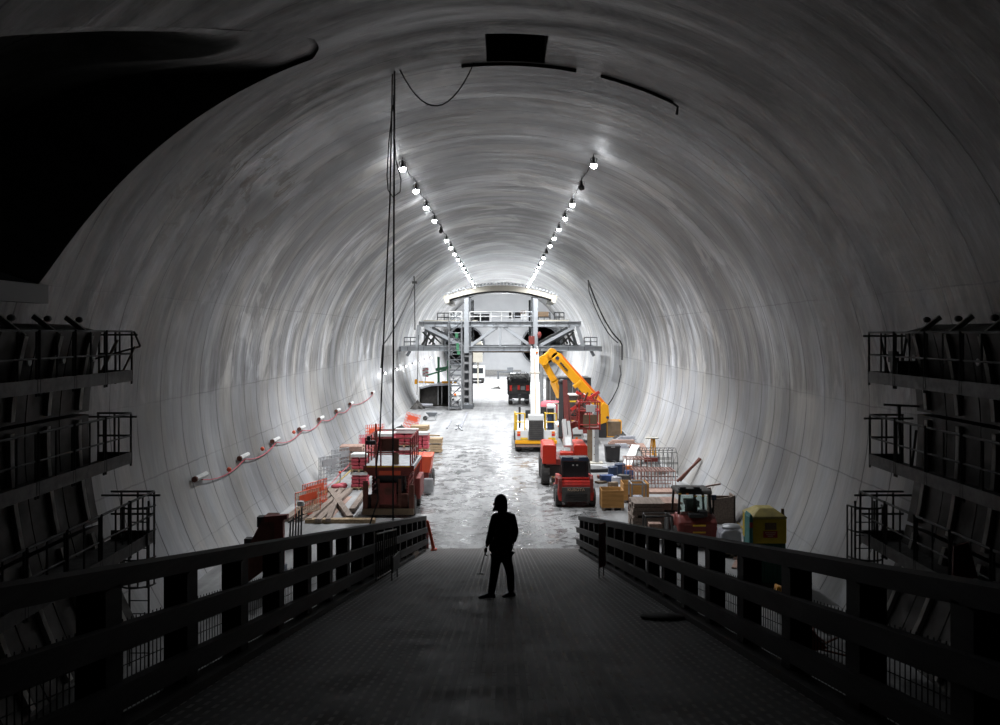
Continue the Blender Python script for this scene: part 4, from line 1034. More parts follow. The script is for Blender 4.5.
m = MB(); m.bx(-1.2,1.2,-.1,.1,.45,.8); m.build('bumper', M['blk'], T, bevel=.04)
m = MB(); m.bx(-1.2,1.2,2,6,.8,2.2); m.build('load_body', M['grey'], T, bevel=.05)
m = MB(); m.box((X(476,125),125,4.9),(1.8,1.5,2.6)); m.box((X(476,125),125,6.3),(1.6,1.6,.3)); m.beam((X(470,125),125,0),(X(470,125),125,4),.2); m.beam((X(478,125),125,0),(X(478,125),125,4),.2); tag(m.build('vent_unit', M['cream']),'cream duct unit on a stand just right of the gantry left leg','ventilation unit')
# ------------------------------------------------------------------ left side: scissor lift and stores
Y = 37.3; T = thing('scissor_lift','dull red scissor lift with railed platform at the left of the roadway','scissor lift',(X(389,Y),Y,0))
W_=1.02; LL=3.3
for sx in (-1,1):
    for y in (.55,2.7): wheel(T,sx*(W_-.12),y,.42,.32)
m = MB(); m.bx(-W_+.25,W_-.25,.05,LL,.35,.95); m.build('chassis', M['rust'], T, bevel=.03)
m = MB(); m.bx(-W_-.08,W_+.02,-.12,.05,.12,.38); m.build('rear_beam', M['yel'] if False else M['brown'], T, bevel=.02)
m = MB(); m.bx(-W_-.05,-W_+.15,-.1,.1,.38,1.5); m.build('outrigger_leg', M['rust'], T)
m = MB(); m.bx(W_-.18,W_+.02,-.1,.1,.38,1.35); m.build('outrigger_leg', M['rust'], T)
m = MB(); m.bx(-.38,.32,-.10,.05,.55,1.45); m.build('rear_door', M['redd'], T, bevel=.03)
m = MB(); m.lathe([(.16,-.01),(.16,.0)],(-.02,-.11,1.1),'Y',16); m.lathe([(.08,-.02),(.08,.0)],(-.02,-.12,1.1),'Y',12); m.build('door_dial', M['rust'], T)
for sx in (-1,1):
    m = MB(); m.bx(sx*.45-.06,sx*.45+.06,-.05,.02,.4,1.6); m.build('door_post', M['rust'], T)
m = MB(); m.bx(-.5,.55,.1,2.8,1.05,1.75); m.build('engine_bay', M['blk'], T)
m = MB()
for k in range(6):
    z=.98+.12*k
    for sx in (-.72,.72): m.beam((sx,.3,z),(sx,3.0,z+(.11 if k%2 else -.11)),.07,.09)
m.build('scissor_arms', M['redd'], T)
m = MB(); m.prism([(-W_,1.98),(W_,1.98),(.8,1.72),(-.8,1.72)],.0,3.2,'Y'); m.build('platform_frame', M['redd'], T)
m = MB(); m.bx(-W_-.02,W_+.02,-.12,LL,1.98,2.14); m.build('platform', M['galv'], T)
m = MB(); m.bx(-W_-.03,W_+.03,-.15,-.12,1.94,2.16); m.build('platform_edge', M['redd'], T)
m = MB(); m.bx(-.4,.5,-.17,-.15,1.78,1.95); m.build('name_panel', M['redo'], T)
m = MB(); m.bx(-.9,.9,-.165,-.15,2.10,2.14); m.build('edge_stripe', M['yel'], T)
def rails(x0,x1,y0,y1,n=4):
    m = MB(); r=.032
    for i in range(n+1):
        y=y0+(y1-y0)*i/n
        for x in (x0,x1): m.tube((x,y,2.1),(x,y,3.28),r,6)
    for z in (3.28,2.7):
        for x in (x0,x1): m.tube((x,y0,z),(x,y1,z),r,6)
        m.tube((x0,y0,z),(x1,y0,z),r,6); m.tube((x0,y1,z),(x1,y1,z),r,6)
    m.tube(((x0+x1)/2-.3,y0,2.1),((x0+x1)/2-.3,y0,3.28),r,6); m.tube((x0+.42,y0,2.1),(x0+.42,y0,3.9),r,6)
    return m
rails(-.95,.9,-.1,3.2).build('guard_rail', M['redd'], T)
m = MB(); m.bx(-.42,.42,-.08,-.04,2.75,3.26); m.build('rail_panel', M['rust'], T)
m = MB(); m.box((-.72,-.12,3.12),(.4,.3,.16)); m.box((-.82,-.1,3.28),(.14,.14,.2)); m.build('control_box', M['blk'], T)
m = MB(); m.bx(.1,.36,.3,.5,2.14,2.62); m.build('brown_canister', M['brown'], T)
m = MB(); m.bx(.95,1.22,.8,2.6,.6,1.5); m.build('side_locker', M['redd'], T, bevel=.05)
m = MB(); 
for i in range(5): m.beam((.96,.3+.5*i,1.1+.0*i),(1.05,.5+.5*i,1.9),.05,.08)
m.build('ladder_rungs', M['redd'], T)
# orange hopper dumper to its right
Y = 43.0; T = thing('orange_dumper','orange-red site dumper hopper on wheels right of the scissor lift','dumper',(X(419,Y),Y,0))
m = MB(); m.prism([(-.45,1.0),(.5,.95),(.62,1.75),(-.45,1.75)],0,1.6,'Y'); m.build('hopper', M['redo'], T, bevel=.04)
m = MB(); m.bx(.08,.14,-.03,1.6,1.0,1.78); m.build('hopper_rib', M['red'], T)
m = MB(); m.bx(-.45,.45,.1,2.6,.5,.95); m.build('frame', M['redd'], T)
for sx in (-1,1):
    for y in (.5,2.1): wheel(T,sx*.42,y,.42,.3)
m = MB(); m.lathe([(.24,0),(.25,.1),(.25,.5),(.22,.62)],(.48,-.35,.12),'Z',14); m.build('grey_drum', M['galv'], T, True)
# pallet loads of red bags
def pallet_mesh(w,d):
    m = MB()
    for x in (-w/2+.06,0,w/2-.06): m.bx(x-.05,x+.05,-d/2,d/2,0,.09)
    for k in range(7):
        y=-d/2+.06+(d-.12)*k/6; m.bx(-w/2,w/2,y-.05,y+.05,.09,.12)
    return m
def bag_load(px,Y,tiers,label,w=.95,white=True,h=.78,group=None):
    T = thing('bag_pallet',label,'pallet of bags',(X(px,Y),Y,0),random.uniform(-.06,.06))
    z=0
    for t_ in range(tiers):
        p = pallet_mesh(w,w+.1); o=p.build('timber_pallet', M['woodl'], T); o.location=(0,0,z); z+=.12
        for k in range(4):
            m = MB()
            for i in range(2):
                for j in range(2):
                    m.box((-w/4+w/2*i+random.uniform(-.02,.02),-w/4+w/2*j,z+h/8),(w/2-.03,w/2-.03,h/4-.012))
            o=m.build('bag_layer', M['pinkred'], T, bevel=.045)
            z+=h/4
        if white:
            m = MB(); m.bx(-w/2-.01,w/2+.01,-w/2-.01,w/2+.01,z-.02,z+.03); m.bx(-w/2-.015,w/2+.015,-w/2-.015,-w/2,z-.12,z+.02); m.build('plastic_cap', M['white'], T)
            z+=.03
    return T
bag_load(360.5,44.2,2,'two-high pallet stack of pinkish red bags left of the scissor lift',.80,True,.72)
bag_load(385,45.5,3,'left of two tall red bag stacks seen through the lift platform rails',1.0,True,.72)
bag_load(406,47.0,3,'right of two tall red bag stacks seen through the lift platform rails',1.15,True,.72)
bag_load(423,50.5,2,'narrow red bag stack behind the orange dumper hopper',.7,True,.9)
def timber_stack(px,Y,w,d,rows,label,mat='woodl',h=.16,gap=.05,rz_=0,name='timber_stack',z0=0):
    T = thing(name,label,'timber stack',(X(px,Y),Y,z0),rz_)
    z=0
    for r_ in range(rows):
        m = MB()
        if r_%3==0 and r_>0 or r_==0:
            for x in (-w/2+.1,w/2-.1): m.bx(x-.05,x+.05,-d/2,d/2,z,z+.08)
            m.build('bearer', M['wooddk'], T); z+=.08; m = MB()
        n=max(2,int(d/.25))
        for k in range(n):
            y=-d/2+d*(k+.5)/n; m.bx(-w/2+random.uniform(-.05,.03),w/2+random.uniform(-.03,.06),y-d/n*.46,y+d/n*.46,z,z+h-gap*.4)
        m.build('plank_layer', M[mat], T); z+=h
    return T
timber_stack(408,58,1.7,1.2,7,'broad stack of pinkish sawn timber behind the red bag stacks','woodred',.17)
timber_stack(420,55.5,1.0,1.0,11,'tall stack of pale timber blocks beyond the scissor lift','woodl',.15)
timber_stack(436,57.5,.75,.8,5,'small neat pallet of pale timber on the roadway edge','woodl',.16)
timber_stack(352,50.5,1.2,1.2,8,'grey-topped stack of reddish sheets behind the left bag stack','woodred',.14)
for i,(px,py,l,rz_) in enumerate(((428,441,1.5,.3),(432,436,1.2,-.2))):
    Y=GY(py)-.0; m=MB(); m.bx(-l/2,l/2,-.08,.08,0,.1); o=m.build('loose_board',M['woodl']); o.location=(X(px,Y),Y,0); o.rotation_euler.z=rz_; tag(o,('nearer','farther')[i]+' pale board lying between the timber stack and the small timber pallet','board')
heap('scrap_heap',(X(401,64.5),64.5,0),1.5,.9,.9,'dark heap of scrap fittings behind the pinkish timber stack','scrap',6,'dust')
o=MB().ball((0,0,.22),.22).build('yellow_ball_cap',M['yelo'],None,True); o.location=(X(424.5,62),62,.0); tag(o,'small round yellow cap beyond the tall pale timber stack','cap')
# mesh barriers, orange/red
def barrier(px,Y,w,h,label,mat='redo',rz_=0,mats='white',grp=None,tilt=0):
    T = thing('mesh_barrier',label,'barrier',(X(px,Y),Y,0),rz_,grp); T.rotation_euler.y=tilt
    m = MB(); r=.02
    m.path([(-w/2,0,0),(-w/2,0,h),(w/2,0,h),(w/2,0,0)],r,6); m.tube((-w/2,0,.15),(w/2,0,.15),r,6); m.build('frame', M[mat], T)
    m = MB(); n=int(w/.12)
    for i in range(1,n): m.bx(-w/2+w*i/n-.022,-w/2+w*i/n+.022,-.01,.01,.15,h)
    n=int(h/.2)
    for i in range(1,n): m.bx(-w/2,w/2,-.012,.012,.0+h*i/n-.02,.0+h*i/n+.02)
    m.build('infill', M[mats], T)
    m = MB(); m.bx(-w*.35,w*.35,-.02,.0,h*.62,h*.88); m.build('panel', M[mat], T)
    return T
barrier(308,37.2,1.7,1.15,'nearer red and white site barrier by the left wall','redo',1.15,'signpale')
barrier(315,39.3,1.9,1.15,'farther orange-red site barrier by the left wall','redo',1.2,'redo')
barrier(366.5,54.5,1.2,1.5,'left of two orange-red barrier panels above the bag stack','pinkred',.9,'pinkred')
barrier(375,55.5,1.3,2.0,'right of two orange-red barrier panels above the bag stack','redo',.7,'redo')
barrier(395,47.5,.5,2.3,'thin orange panel standing just left of the lift platform','redo',.4,'redo')
barrier(408.5,69,1.2,1.5,'leaning orange-red panel far along the left floor edge','redo',.5,'redo',None,.3)
barrier(330,46.5,1.8,1.3,'nearer grey mesh panel leaning at the left floor edge','galv',1.1,'galv')
barrier(343,49.5,1.8,1.3,'farther grey mesh panel leaning at the left floor edge','galv',1.0,'galv')
barrier(386,61,2.0,1.0,'pale red mesh barrier behind the timber stacks by the left wall','pinkred',1.2,'signpale')
m = MB(); pts=[Vector((X(a,GY(b)),GY(b),.5)) for a,b in ((302,519),(322,500),(340,483),(357,462),(373,447))]; 
pp=[]
for a,b in zip(pts[:-1],pts[1:]): pp+=sag(a,b,.12,5)[:-1]
m.path(pp+[pts[-1]],.018,5); tag(m.build('red_rope',M['pinkred']),'thin red rope strung along the left floor edge','rope')
for i,(px,py) in enumerate(((302,519),(313,510),(322,500),(340,483),(357,462),(373,447))):
    Y=GY(py); T=thing('rope_post','thin post with a bright red top along the left floor edge','post',(X(px,Y),Y,0),0,'red-topped rope posts')
    m=MB(); m.tube((0,0,0),(0,0,.5),.025,6); m.build('stem',M['galv'],T)
    m=MB(); m.ball((0,0,.54),.07); m.build('top',M['redo'],T,True)
# planks on the floor
for i,(xa,ya,xb,yb_,w) in enumerate(((286,522,326,490,.28),(300,522,336,492,.22),(309,523,343,492,.22),(318,524,350,492,.26),(328,524,341,492,.2),(350,521,330,493,.26),(352,514,366,494,.24))):
    a=Vector((X(xa,GY(ya)),GY(ya),.09)); b=Vector((X(xb,GY(yb_)),GY(yb_),.09))
    a.z+=.013*i; b.z+=.013*i; m=MB(); m.beam(a,b,w,.14); o=m.build('floor_plank',M['wooddk']); tag(o,('leftmost','second from left','third from left','fourth from left','fifth from left','dark diagonal','rightmost')[i]+' long timber lying on the floor left of the scissor lift','timber')
for i,(px,py) in enumerate(((305,512),(330,508))):
    pass
m=MB(); m.bx(-1.4,1.4,-.18,.18,0,.16); o=m.build('cross_timber',M['woodl']); o.location=(X(343,GY(519.5)),GY(522.5),.0); tag(o,'pale timber lying across the ends of the planks','timber')
m=MB(); m.bx(-.9,.9,-2.5,2.5,0,.012); o=m.build('brown_sheet',M['woodred']); o.location=(X(322,39.5),39.5,.003); tag(o,'flat pinkish sheet on the floor under the long timbers','sheet')
o=MB().ball((0,0,.13),.2,(2.0,1.1,.7)).ball((.2,.05,.2),.14,(1.5,1.1,.8)).build('red_sack',M['pinkred'],None,True); o.location=(X(339,GY(489)),GY(489),0); tag(o,'red sack slumped on the floor left of the scissor lift','sack')
o=heap('dark_debris',(X(345,50),50,0),.5,.4,.4,'low dark heap by the grey mesh panels on the left','debris',12,'dust')
# wheelbarrow
Y=GY(420.5); T=thing('wheelbarrow','grey wheelbarrow alone on the floor left of the roadway','wheelbarrow',(X(432,Y),Y,0))
m=MB(); m.prism([(-.55,.72),(.5,.72),(.3,.38),(-.2,.36)],-.3,.3,'Y'); m.build('tray',M['gan_d'],T,bevel=.03)
m=MB(); 
for s in (-1,1): m.path([(-.6,0,.2),(-.2,s*.25,.34),(.3,s*.28,.42),(.95,s*.3,.66)],.025,6)
m.build('handle',M['galv'],T)
for s in (-1,1):
    m=MB(); m.path([(.2,s*.25,.4),(.3,s*.26,0),(.42,s*.26,.4)],.022,6); m.build('leg',M['galv'],T)
m=MB(); m.lathe([(.1,-.04),(.2,-.05),(.2,.05),(.1,.04)],(-.6,0,.2),'Y',16); m.build('wheel',M['rub'],T,True)
for i,(xa,ya,xb,yb_) in enumerate(((447,429,451,421),(456,430,461,424),(461,428,467,413),(457,426,462,431))):
    m=MB(); m.beam((X(xa,GY(ya)),GY(ya),.06),(X(xb,GY(yb_)),GY(yb_),.06),.16,.1); tag(m.build('loose_channel',M['galv'] if i%2 else M['wrap']),('leftmost short','middle short','long narrow','nearest crossing')[i]+' steel channel on the floor beyond the timber stacks','channel')
heap('dark_debris',(X(417.5,GY(409)),GY(409),0),.7,.6,.8,'grey-green mound at the foot of the dark steel box','mound',22,'dust')
m=MB(); m.box((0,0,.2),(1.8,.8,.25),rz=.15); o=m.build('white_sheet_bundle',M['wrap'],bevel=.08); o.location=(X(424,GY(407.5)),GY(407.5),.08); tag(o,'pale wrapped bundle on the floor before the dark steel box','bundle')
# rusty frame close by the ramp
Y=26.5; T=thing('rusty_channel_frame','large rusty channel-section steel frame leaning left of the ramp','steel frame',(X(277,Y),Y,0))
m=MB(); m.prism([(-.35,2.25),(.32,2.3),(.32,2.18),(.2,2.15),(.2,0),(-.05,0),(-.05,2.1),(-.35,2.1)],-.1,.12,'Y'); m.build('end_plate',M['redd'],T)
m=MB(); m.prism([(-.38,2.25),(-.05,2.25),(-.05,.9),(-1.25,.0),(-1.55,.0)],-.02,.5,'Y'); m.build('web',M['rust'],T)
m=MB(); m.bx(-.62,-.42,.1,.4,1.9,2.2); m.build('lug',M['blk'],T)
m=MB(); m.bx(-1.0,-.78,.1,.4,1.25,1.55); m.build('lug',M['blk'],T)
m=MB(); m.bx(.0,.1,-.2,-.1,.8,1.6); m.tube((.05,-.15,1.3),(.25,-.15,1.45),.05,6); m.build('clamp',M['rust'],T)
m=MB(); m.box((-.0,0,.55),(.5,.4,.5)); m.build('blue_canister',M['navy'],T)
T=thing('grey_trestle','grey-green slatted trestle panel standing just right of the rusty frame','trestle',(X(296.5,32),32,0))
m=MB(); 
for k in range(5): m.prism([(-.28+.1*k,0),(-.22+.1*k,0),(-.18+.1*k,1.0+.12*k),(-.24+.1*k,.95+.12*k)],-.02,.02,'Y')
m.beam((-.3,0,.3),(.25,0,.3),.05); m.beam((-.3,0,.9),(.25,0,1.2),.05); m.build('slats',M['rail_steel'],T)
m=MB(); m.lathe([(.12,1.5),(.14,1.56),(.1,1.66),(.02,1.68)],(.16,0,0),n=14); m.build('white_cap',M['white'],T,True)

# ------------------------------------------------------------------ right side stores
def crate(px,Y,w,d,h,label,rz_=0):
    T=thing('plywood_crate',label,'crate',(X(px,Y),Y,0),rz_)
    m=MB()
    for x in (-w/2+.08,0,w/2-.08): m.bx(x-.06,x+.06,-d/2,d/2,0,.1)
    m.bx(-w/2,w/2,-d/2,d/2,.1,.12); m.build('pallet_base',M['wooddk'],T)
    for nm_,b in (('front_panel',(-w/2,w/2,-d/2,-d/2+.03)),('back_panel',(-w/2,w/2,d/2-.03,d/2)),('side_panel',(-w/2,-w/2+.03,-d/2+.03,d/2-.03)),('side_panel',(w/2-.03,w/2,-d/2+.03,d/2-.03))):
        m=MB(); m.bx(*b,.12,h); m.build(nm_,M['crate'],T)
    m=MB(); m.bx(-w/2+.05,w/2-.05,-d/2+.05,d/2-.05,.15,h-.18); m.build('contents',M['rubble'],T)
    return T
crate(611.5,39.2,.95,1.0,.86,'front orange-brown plywood crate right of the small red loader')
crate(634.5,41.0,1.15,1.1,.86,'back orange-brown plywood crate half behind the tall steel frame')
m=MB(); m.ball((0,0,0),.07,(1.2,1,1)); o=m.build('orange_ball',M['orange'],None,True); o.location=(X(610.5,38.9),38.9,.74); tag(o,'small bright orange cap inside the front plywood crate','cap')
Y=53.2; T=thing('black_bin','large black plastic box bin on the right side of the tunnel floor','bin',(X(613,Y),Y,0))
w_=.44
m=MB(); m.prism([(-w_+.05,.1),(w_-.05,.1),(w_,.9),(-w_,.9)],0,.8,'Y'); m.build('bin_body',M['blk'],T,bevel=.04)
m=MB(); m.bx(-w_-.03,w_+.03,-.04,.84,.88,.96); m.build('bin_rim',M['blk'],T,bevel=.02)
m=MB(); m.bx(-.12,.12,-.05,-.03,.86,.93); m.build('handle',M['grey'],T)
for x in (-.3,.3):
    m=MB(); m.bx(x-.08,x+.08,.05,.7,0,.1); m.build('foot',M['blk'],T)
# white channel sections leaning like an A
for i,(xa,ya,za,xb,yb_,zb) in enumerate(((624,50.5,.1,634,53.5,.95),(628,50.3,.1,637.5,53.3,.95),(638,53.5,1.0,652,51.8,.1),(641,53.8,1.0,655,52.0,.1))):
    m=MB(); m.ibeam((X(xa,ya),ya,za),(X(xb,yb_),yb_,zb),.28,.14,.03); tag(m.build('white_channel',M['white'] if i<2 else M['woodred']),('front white','second white','front pinkish','rear pinkish')[i]+' channel section propped in the pile beside the black bin','channel')
heap('channel_pile',(X(637,54.5),54.5,0),.9,.6,.5,'low rubble pile under the propped channel sections','pile',31,'rubble')
for i,(px,py,w,c,lb) in enumerate(((622,441,1.9,'woodred','pinkish flat plank bundle behind the black bin'),(626,437,1.4,'wrap','pale flat plank bundle behind the pinkish one'),(620,445,1.1,'wrap','low grey bundle just behind the black bin'),(635,445,.8,'rust','small rusty bundle right of the plank bundles'))):
    Y=GY(py+3); m=MB()
    m.bx(-w/2,w/2,-.25,.25,.0,.10); m.bx(-w/2+.1,w/2-.15,-.22,.2,.10,.20); m.bx(-w/2+.25,w/2-.1,-.2,.2,.20,.28); o=m.build('plank_bundle',M[c]); o.location=(X(px,Y),Y,0); o.rotation_euler.z=.05*i; tag(o,lb,'planks')
# yellow trestle
Y=50.5; T=thing('yellow_tripod','slim yellow tripod stand by the right wall among the rebar','tripod',(X(653,Y),Y,.0))
for a,b in ((-.32,.0),(.05,.3),(.3,-.1),(.15,.2)):
    m=MB(); m.tube((a*.5,b,.75),(a*.25,b*.3,1.75),.04,6); m.build('leg',M['yelo'],T)
m=MB(); m.bx(-.42,.30,-.15,.15,1.72,1.78); m.build('head_plate',M['cream'],T)
m=MB(); m.bx(-.35,.35,-.2,.2,0,.75); m.build('block',M['wrap'],T)
# rebar cages
def rebar_cage(px,Y,w,d,h,label,mat,nh,arch=False,rz_=0):
    T=thing('rebar_cage',label,'rebar cage',(X(px,Y),Y,0),rz_)
    m=MB()
    for i in range(nh):
        x=-w/2+w*i/(nh-1)
        if arch: m.path([(x,-d/2,0)]+[(x,-d/2*math.cos(PI*k/8),h*.55+h*.45*math.sin(PI*k/8)) for k in range(9)]+[(x,d/2,0)],.018,5)
        else: m.path([(x,-d/2-.12,0),(x,-d/2,h),(x,d/2,h),(x,d/2,0)],.018,5)
    m.build('hoops',M[mat],T)
    m=MB()
    for z in ((.05,h*.5,h) if not arch else (.05,h*.5)):
        for y in (-d/2-(.12*(1-z/h) if not arch else 0),d/2): m.tube((-w/2,y,z),(w/2,y,z),.02,5)
    for y in lin(-d/2,d/2,4): m.tube((-w/2,y,h*.99 if not arch else h*.55+h*.45*math.cos(abs(y)/(d/2)*PI/2)),(w/2,y,h*.99 if not arch else h*.55+h*.45*math.cos(abs(y)/(d/2)*PI/2)),.015,5)
    m.build('long_bars',M[mat],T); return T
rebar_cage(653,44.8,2.0,1.2,.85,'front pinkish rebar cage with upright bars at the right floor edge','rebar',13)
rebar_cage(657,48.5,1.9,1.8,1.45,'grey arched rebar cage behind the pinkish one','rail_steel',9,True)
rebar_cage(637,47.2,1.3,1.2,1.1,'left rusty rebar cage beside the blue and dark drums','rebar',8)
m=MB(); m.bx(-1.05,1.05,-.5,.5,0,.10); o=m.build('pink_sheet',M['woodred']); o.location=(X(656,43.2),43.2,.0); tag(o,'flat pinkish board on the floor before the pinkish rebar cage','board')
m=MB(); m.bx(-.35,.35,-.05,.05,0,.2); o=m.build('red_label_plate',M['redd']); o.location=(X(651,46.8),46.8,.95); tag(o,'small dark red plate lying across the rebar cages','plate')
heap('rubble_heap',(X(652,49),49,0),.75,.6,.7,'grey lumpy heap inside the arched rebar cage','rubble',41,'rubble')
# plank leaning on the wall
m=MB(); a=onwall(703,460,.12); b=Vector((X(679,GY(483)),GY(483),.05)); b=Vector((8.2,a.y-2.2,.06)); 
m.beam(a,(X(677,a.y),a.y,Z(481.5,a.y)),.16,.10); m.beam(a+Vector((.0,.25,.0)),(X(681,a.y),a.y+.25,Z(482,a.y)),.12,.10); tag(m.build('leaning_plank',M['rust']),'rusty plank leaning up the right wall by the rebar','plank')
m=MB(); a=Vector((X(627,84),84,Z(403.5,84))); b=Vector((X(610,84),84,Z(421,84))); m.beam(a,b,2.2,.06); o=m.build('leaning_sheet',M['gan_d']); tag(o,'long dark sheet leaning on the right wall beyond the cage basket','sheet')
# mixed drums and boxes
rr=random.Random(5)
for i,(px,py,w,h,c,k_,lb) in enumerate(((607,481.5,.34,.34,'blue','box','square blue box among the clutter behind the plywood crates'),(613,476,.26,.5,'navy','drum','dark blue drum with a pale top left of the rebar cages'),(620,474,.30,.55,'navy','drum','tall dark drum in the middle of the clutter by the rebar'),(627,473,.25,.4,'orange','box','small orange box lying by the rusty rebar cage'),(617,483,.28,.32,'wrap','drum','pale grey drum in front of the dark drums'),(613,487,.22,.25,'brown','box','small brown box behind the front plywood crate'),(624,483,.3,.42,'dust','box','dusty dark box beside the rusty rebar cage'),(603,478,.3,.14,'rust','box','flat rusty block left of the blue box'),(601,483,.26,.1,'brown','box','low brown block left of the plywood crates'),(629,478,.22,.4,'blue','drum','narrow blue drum against the rusty rebar cage'),(611,470,.4,.2,'wrap','box','pale crumpled sack behind the dark drums'))):
    Y=GY(py); m=MB()
    if k_=='drum': m.lathe([(w,0),(w*1.03,h*.33),(w,h*.36),(w*1.03,h*.66),(w,h*.7),(w,h),(w*.85,h+.02)],(0,0,0),'Z',16)
    else: m.box((0,0,h/2),(w*2,w*1.4,h)); m.bx(-w*1.05,w*1.05,-w*.74,w*.74,h*.85,h*.95)
    o=m.build(k_+('' if k_=='box' else ''),M[c],None,k_=='drum',bevel=.02 if k_=='box' else 0); o.name={'box':'storage_box','drum':'steel_drum'}[k_]; o.location=(X(px,Y),Y,0); o.rotation_euler.z=rr.uniform(-.5,.5); tag(o,lb,k_)
# tall steel frame and timber racks behind the right fence
Y=36.5; T=thing('steel_stillage','tall open tubular steel frame standing behind the right ramp fence','steel frame',(X(639,Y),Y,0))
m=MB(); r=.03
for x in (-.28,.28):
    for y in (0,.9): m.tube((x,y,0),(x,y,1.5),r,6)
    m.tube((x,0,1.5),(x,.9,1.5),r,6); m.tube((x,0,.5),(x,.9,.5),r,6)
m.tube((-.28,0,1.5),(.28,0,1.5),r,6); m.tube((-.28,.9,1.5),(.28,.9,1.5),r,6); m.build('frame',M['galv'],T)
m=MB(); m.tube((-.42,-.1,0),(-.42,-.1,1.1),.03,6); m.tube((-.42,-.1,1.0),(.28,0,.95),.03,6); m.build('side_rail',M['rust'],T)
m=MB(); m.bx(-.2,.2,.2,.7,.5,.95); m.bx(-.24,.24,.1,.8,.42,.5); m.build('load',M['wrap'],T)
timber_stack(646,35.2,1.15,1.4,6,'dark weathered timber stack behind the right ramp fence','wooddk',.16)
timber_stack(665,36.4,1.0,1.4,5,'pinkish weathered timber stack left of the red telehandler','woodred',.15)
T=thing('tube_rack','grey tubular rack of boxes beside the red telehandler','rack',(X(659.5,32.6),32.6,0))
m=MB()
for x in (-.5,.45):
    for y in (0,.6): m.tube((x,y,0),(x,y,1.0),.035,6)
for z in (.12,1.0):
    m.path([(-.5,0,z),(.45,0,z),(.45,.6,z),(-.5,.6,z)],.03,6,True)
m.path([(.2,-.05,1.1),(.45,-.05,1.0),(.5,-.05,.2)],.05,6); m.build('frame',M['rail_steel'],T)
m=MB(); m.bx(-.35,.1,.1,.5,.15,.7); m.build('box',M['woodred'],T)
for i,(px,Y,l,rz_,c,z) in enumerate(((633,37.8,1.3,.2,'rust',.86),(652,36.2,1.5,-.1,'woodred',1.1),(660,37.0,1.6,.05,'wooddk',.0),(668,40.0,1.4,.4,'rust',.0),(661,38.8,1.2,-.3,'woodred',.0),(700,36.0,1.6,.9,'woodred',.0),(712,33.0,1.2,.6,'wooddk',.0))):
    if z: continue
    m=MB(); m.bx(-l/2,l/2,-.1,.1,0,.08); o=m.build('loose_board',M[c]); o.location=(X(px,Y),Y,0); o.rotation_euler.z=rz_; tag(o,('','','weathered board flat on the floor behind the tube rack','rusty board on the floor just before the rebar cages','pinkish board on the floor left of the telehandler roof','pinkish board near the wall right of the telehandler cab','dark board on the floor behind the wrapped grey bale')[i],'board')
# compact telehandler
Y=31.8; T=thing('telehandler','compact dark red telehandler with dark glazed cab behind the right ramp fence','telehandler',(X(698,Y),Y,0)); T.scale=(.95,1,.91)
for sx in (-1,1):
    for y in (.5,2.1): wheel(T,sx*.66,y,.40,.28)
m=MB(); m.bx(-.6,.6,.1,2.6,.35,.8); m.build('chassis',M['redd'],T,bevel=.04)
m=MB(); m.prism([(0,.45),(.9,.45),(.9,1.30),(.25,1.22),(0,1.0)],-.72,.74,'X'); m.build('bonnet',M['redd'],T,bevel=.10,bseg=3)
m=MB(); m.bx(-.5,.52,-.03,.02,.5,.95); m.build('rear_grille',M['redd'],T,bevel=.02)
for z in (.92,.66):
    m=MB(); m.bx(-.2,.28,-.05,-.03,z-.03,z+.03); m.build('yellow_label',M['yel'],T)
m=MB(); m.bx(-.3,.25,.1,.5,1.18,1.34); m.bx(.1,.4,.15,.5,1.2,1.45); m.build('engine_top',M['blk'],T,bevel=.03)
cw=.62
for sx in (-1,1):
    for y in (.55,1.75):
        m=MB(); m.beam((sx*cw,y,1.15),(sx*(cw-.06),y+(.04 if y<1 else -.04),2.08),.08); m.build('cab_pillar',M['blk'],T)
m=MB(); m.bx(-.05,.05,.54,.62,1.2,2.05); m.build('centre_pillar',M['blk'],T)
m=MB(); m.prism([(.45,2.02),(1.85,2.02),(1.8,2.16),(.55,2.18)],-.66,.66,'X'); m.build('cab_roof',M['dust'],T,bevel=.05)
m=MB(); m.bx(-.6,.25,.5,.7,2.2,2.25); m.box((-.45,.6,2.27),(.22,.15,.07)); m.box((.08,.6,2.27),(.22,.15,.07)); m.build('light_bar',M['blk'],T)
m=MB(); m.bx(-.58,-.05,.57,.585,1.25,1.98); m.bx(.05,.58,.57,.585,1.25,1.98); m.build('rear_glass',M['glass'],T)
m=MB(); m.bx(-.25,.2,.9,1.2,1.2,1.75); m.build('seat',M['blk'],T,bevel=.05)
for x,c in ((-.58,'yel'),(-.3,'orange'),(.02,'yel'),(.28,'yel')):
    m=MB(); m.box((x,.44,2.06 if c!='yel' or x<-.5 else 1.98),(.10,.05,.05)); m.build('marker',M[c],T)
m=MB(); m.box((.78,.8,1.85),(.18,.1,.2)); m.beam((.62,.8,1.9),(.78,.8,1.85),.04); m.build('mirror',M['navy'],T)
m=MB(); m.beam((.45,2.2,1.3),(.45,4.2,1.0),.22,.26); m.build('boom',M['blk'],T)
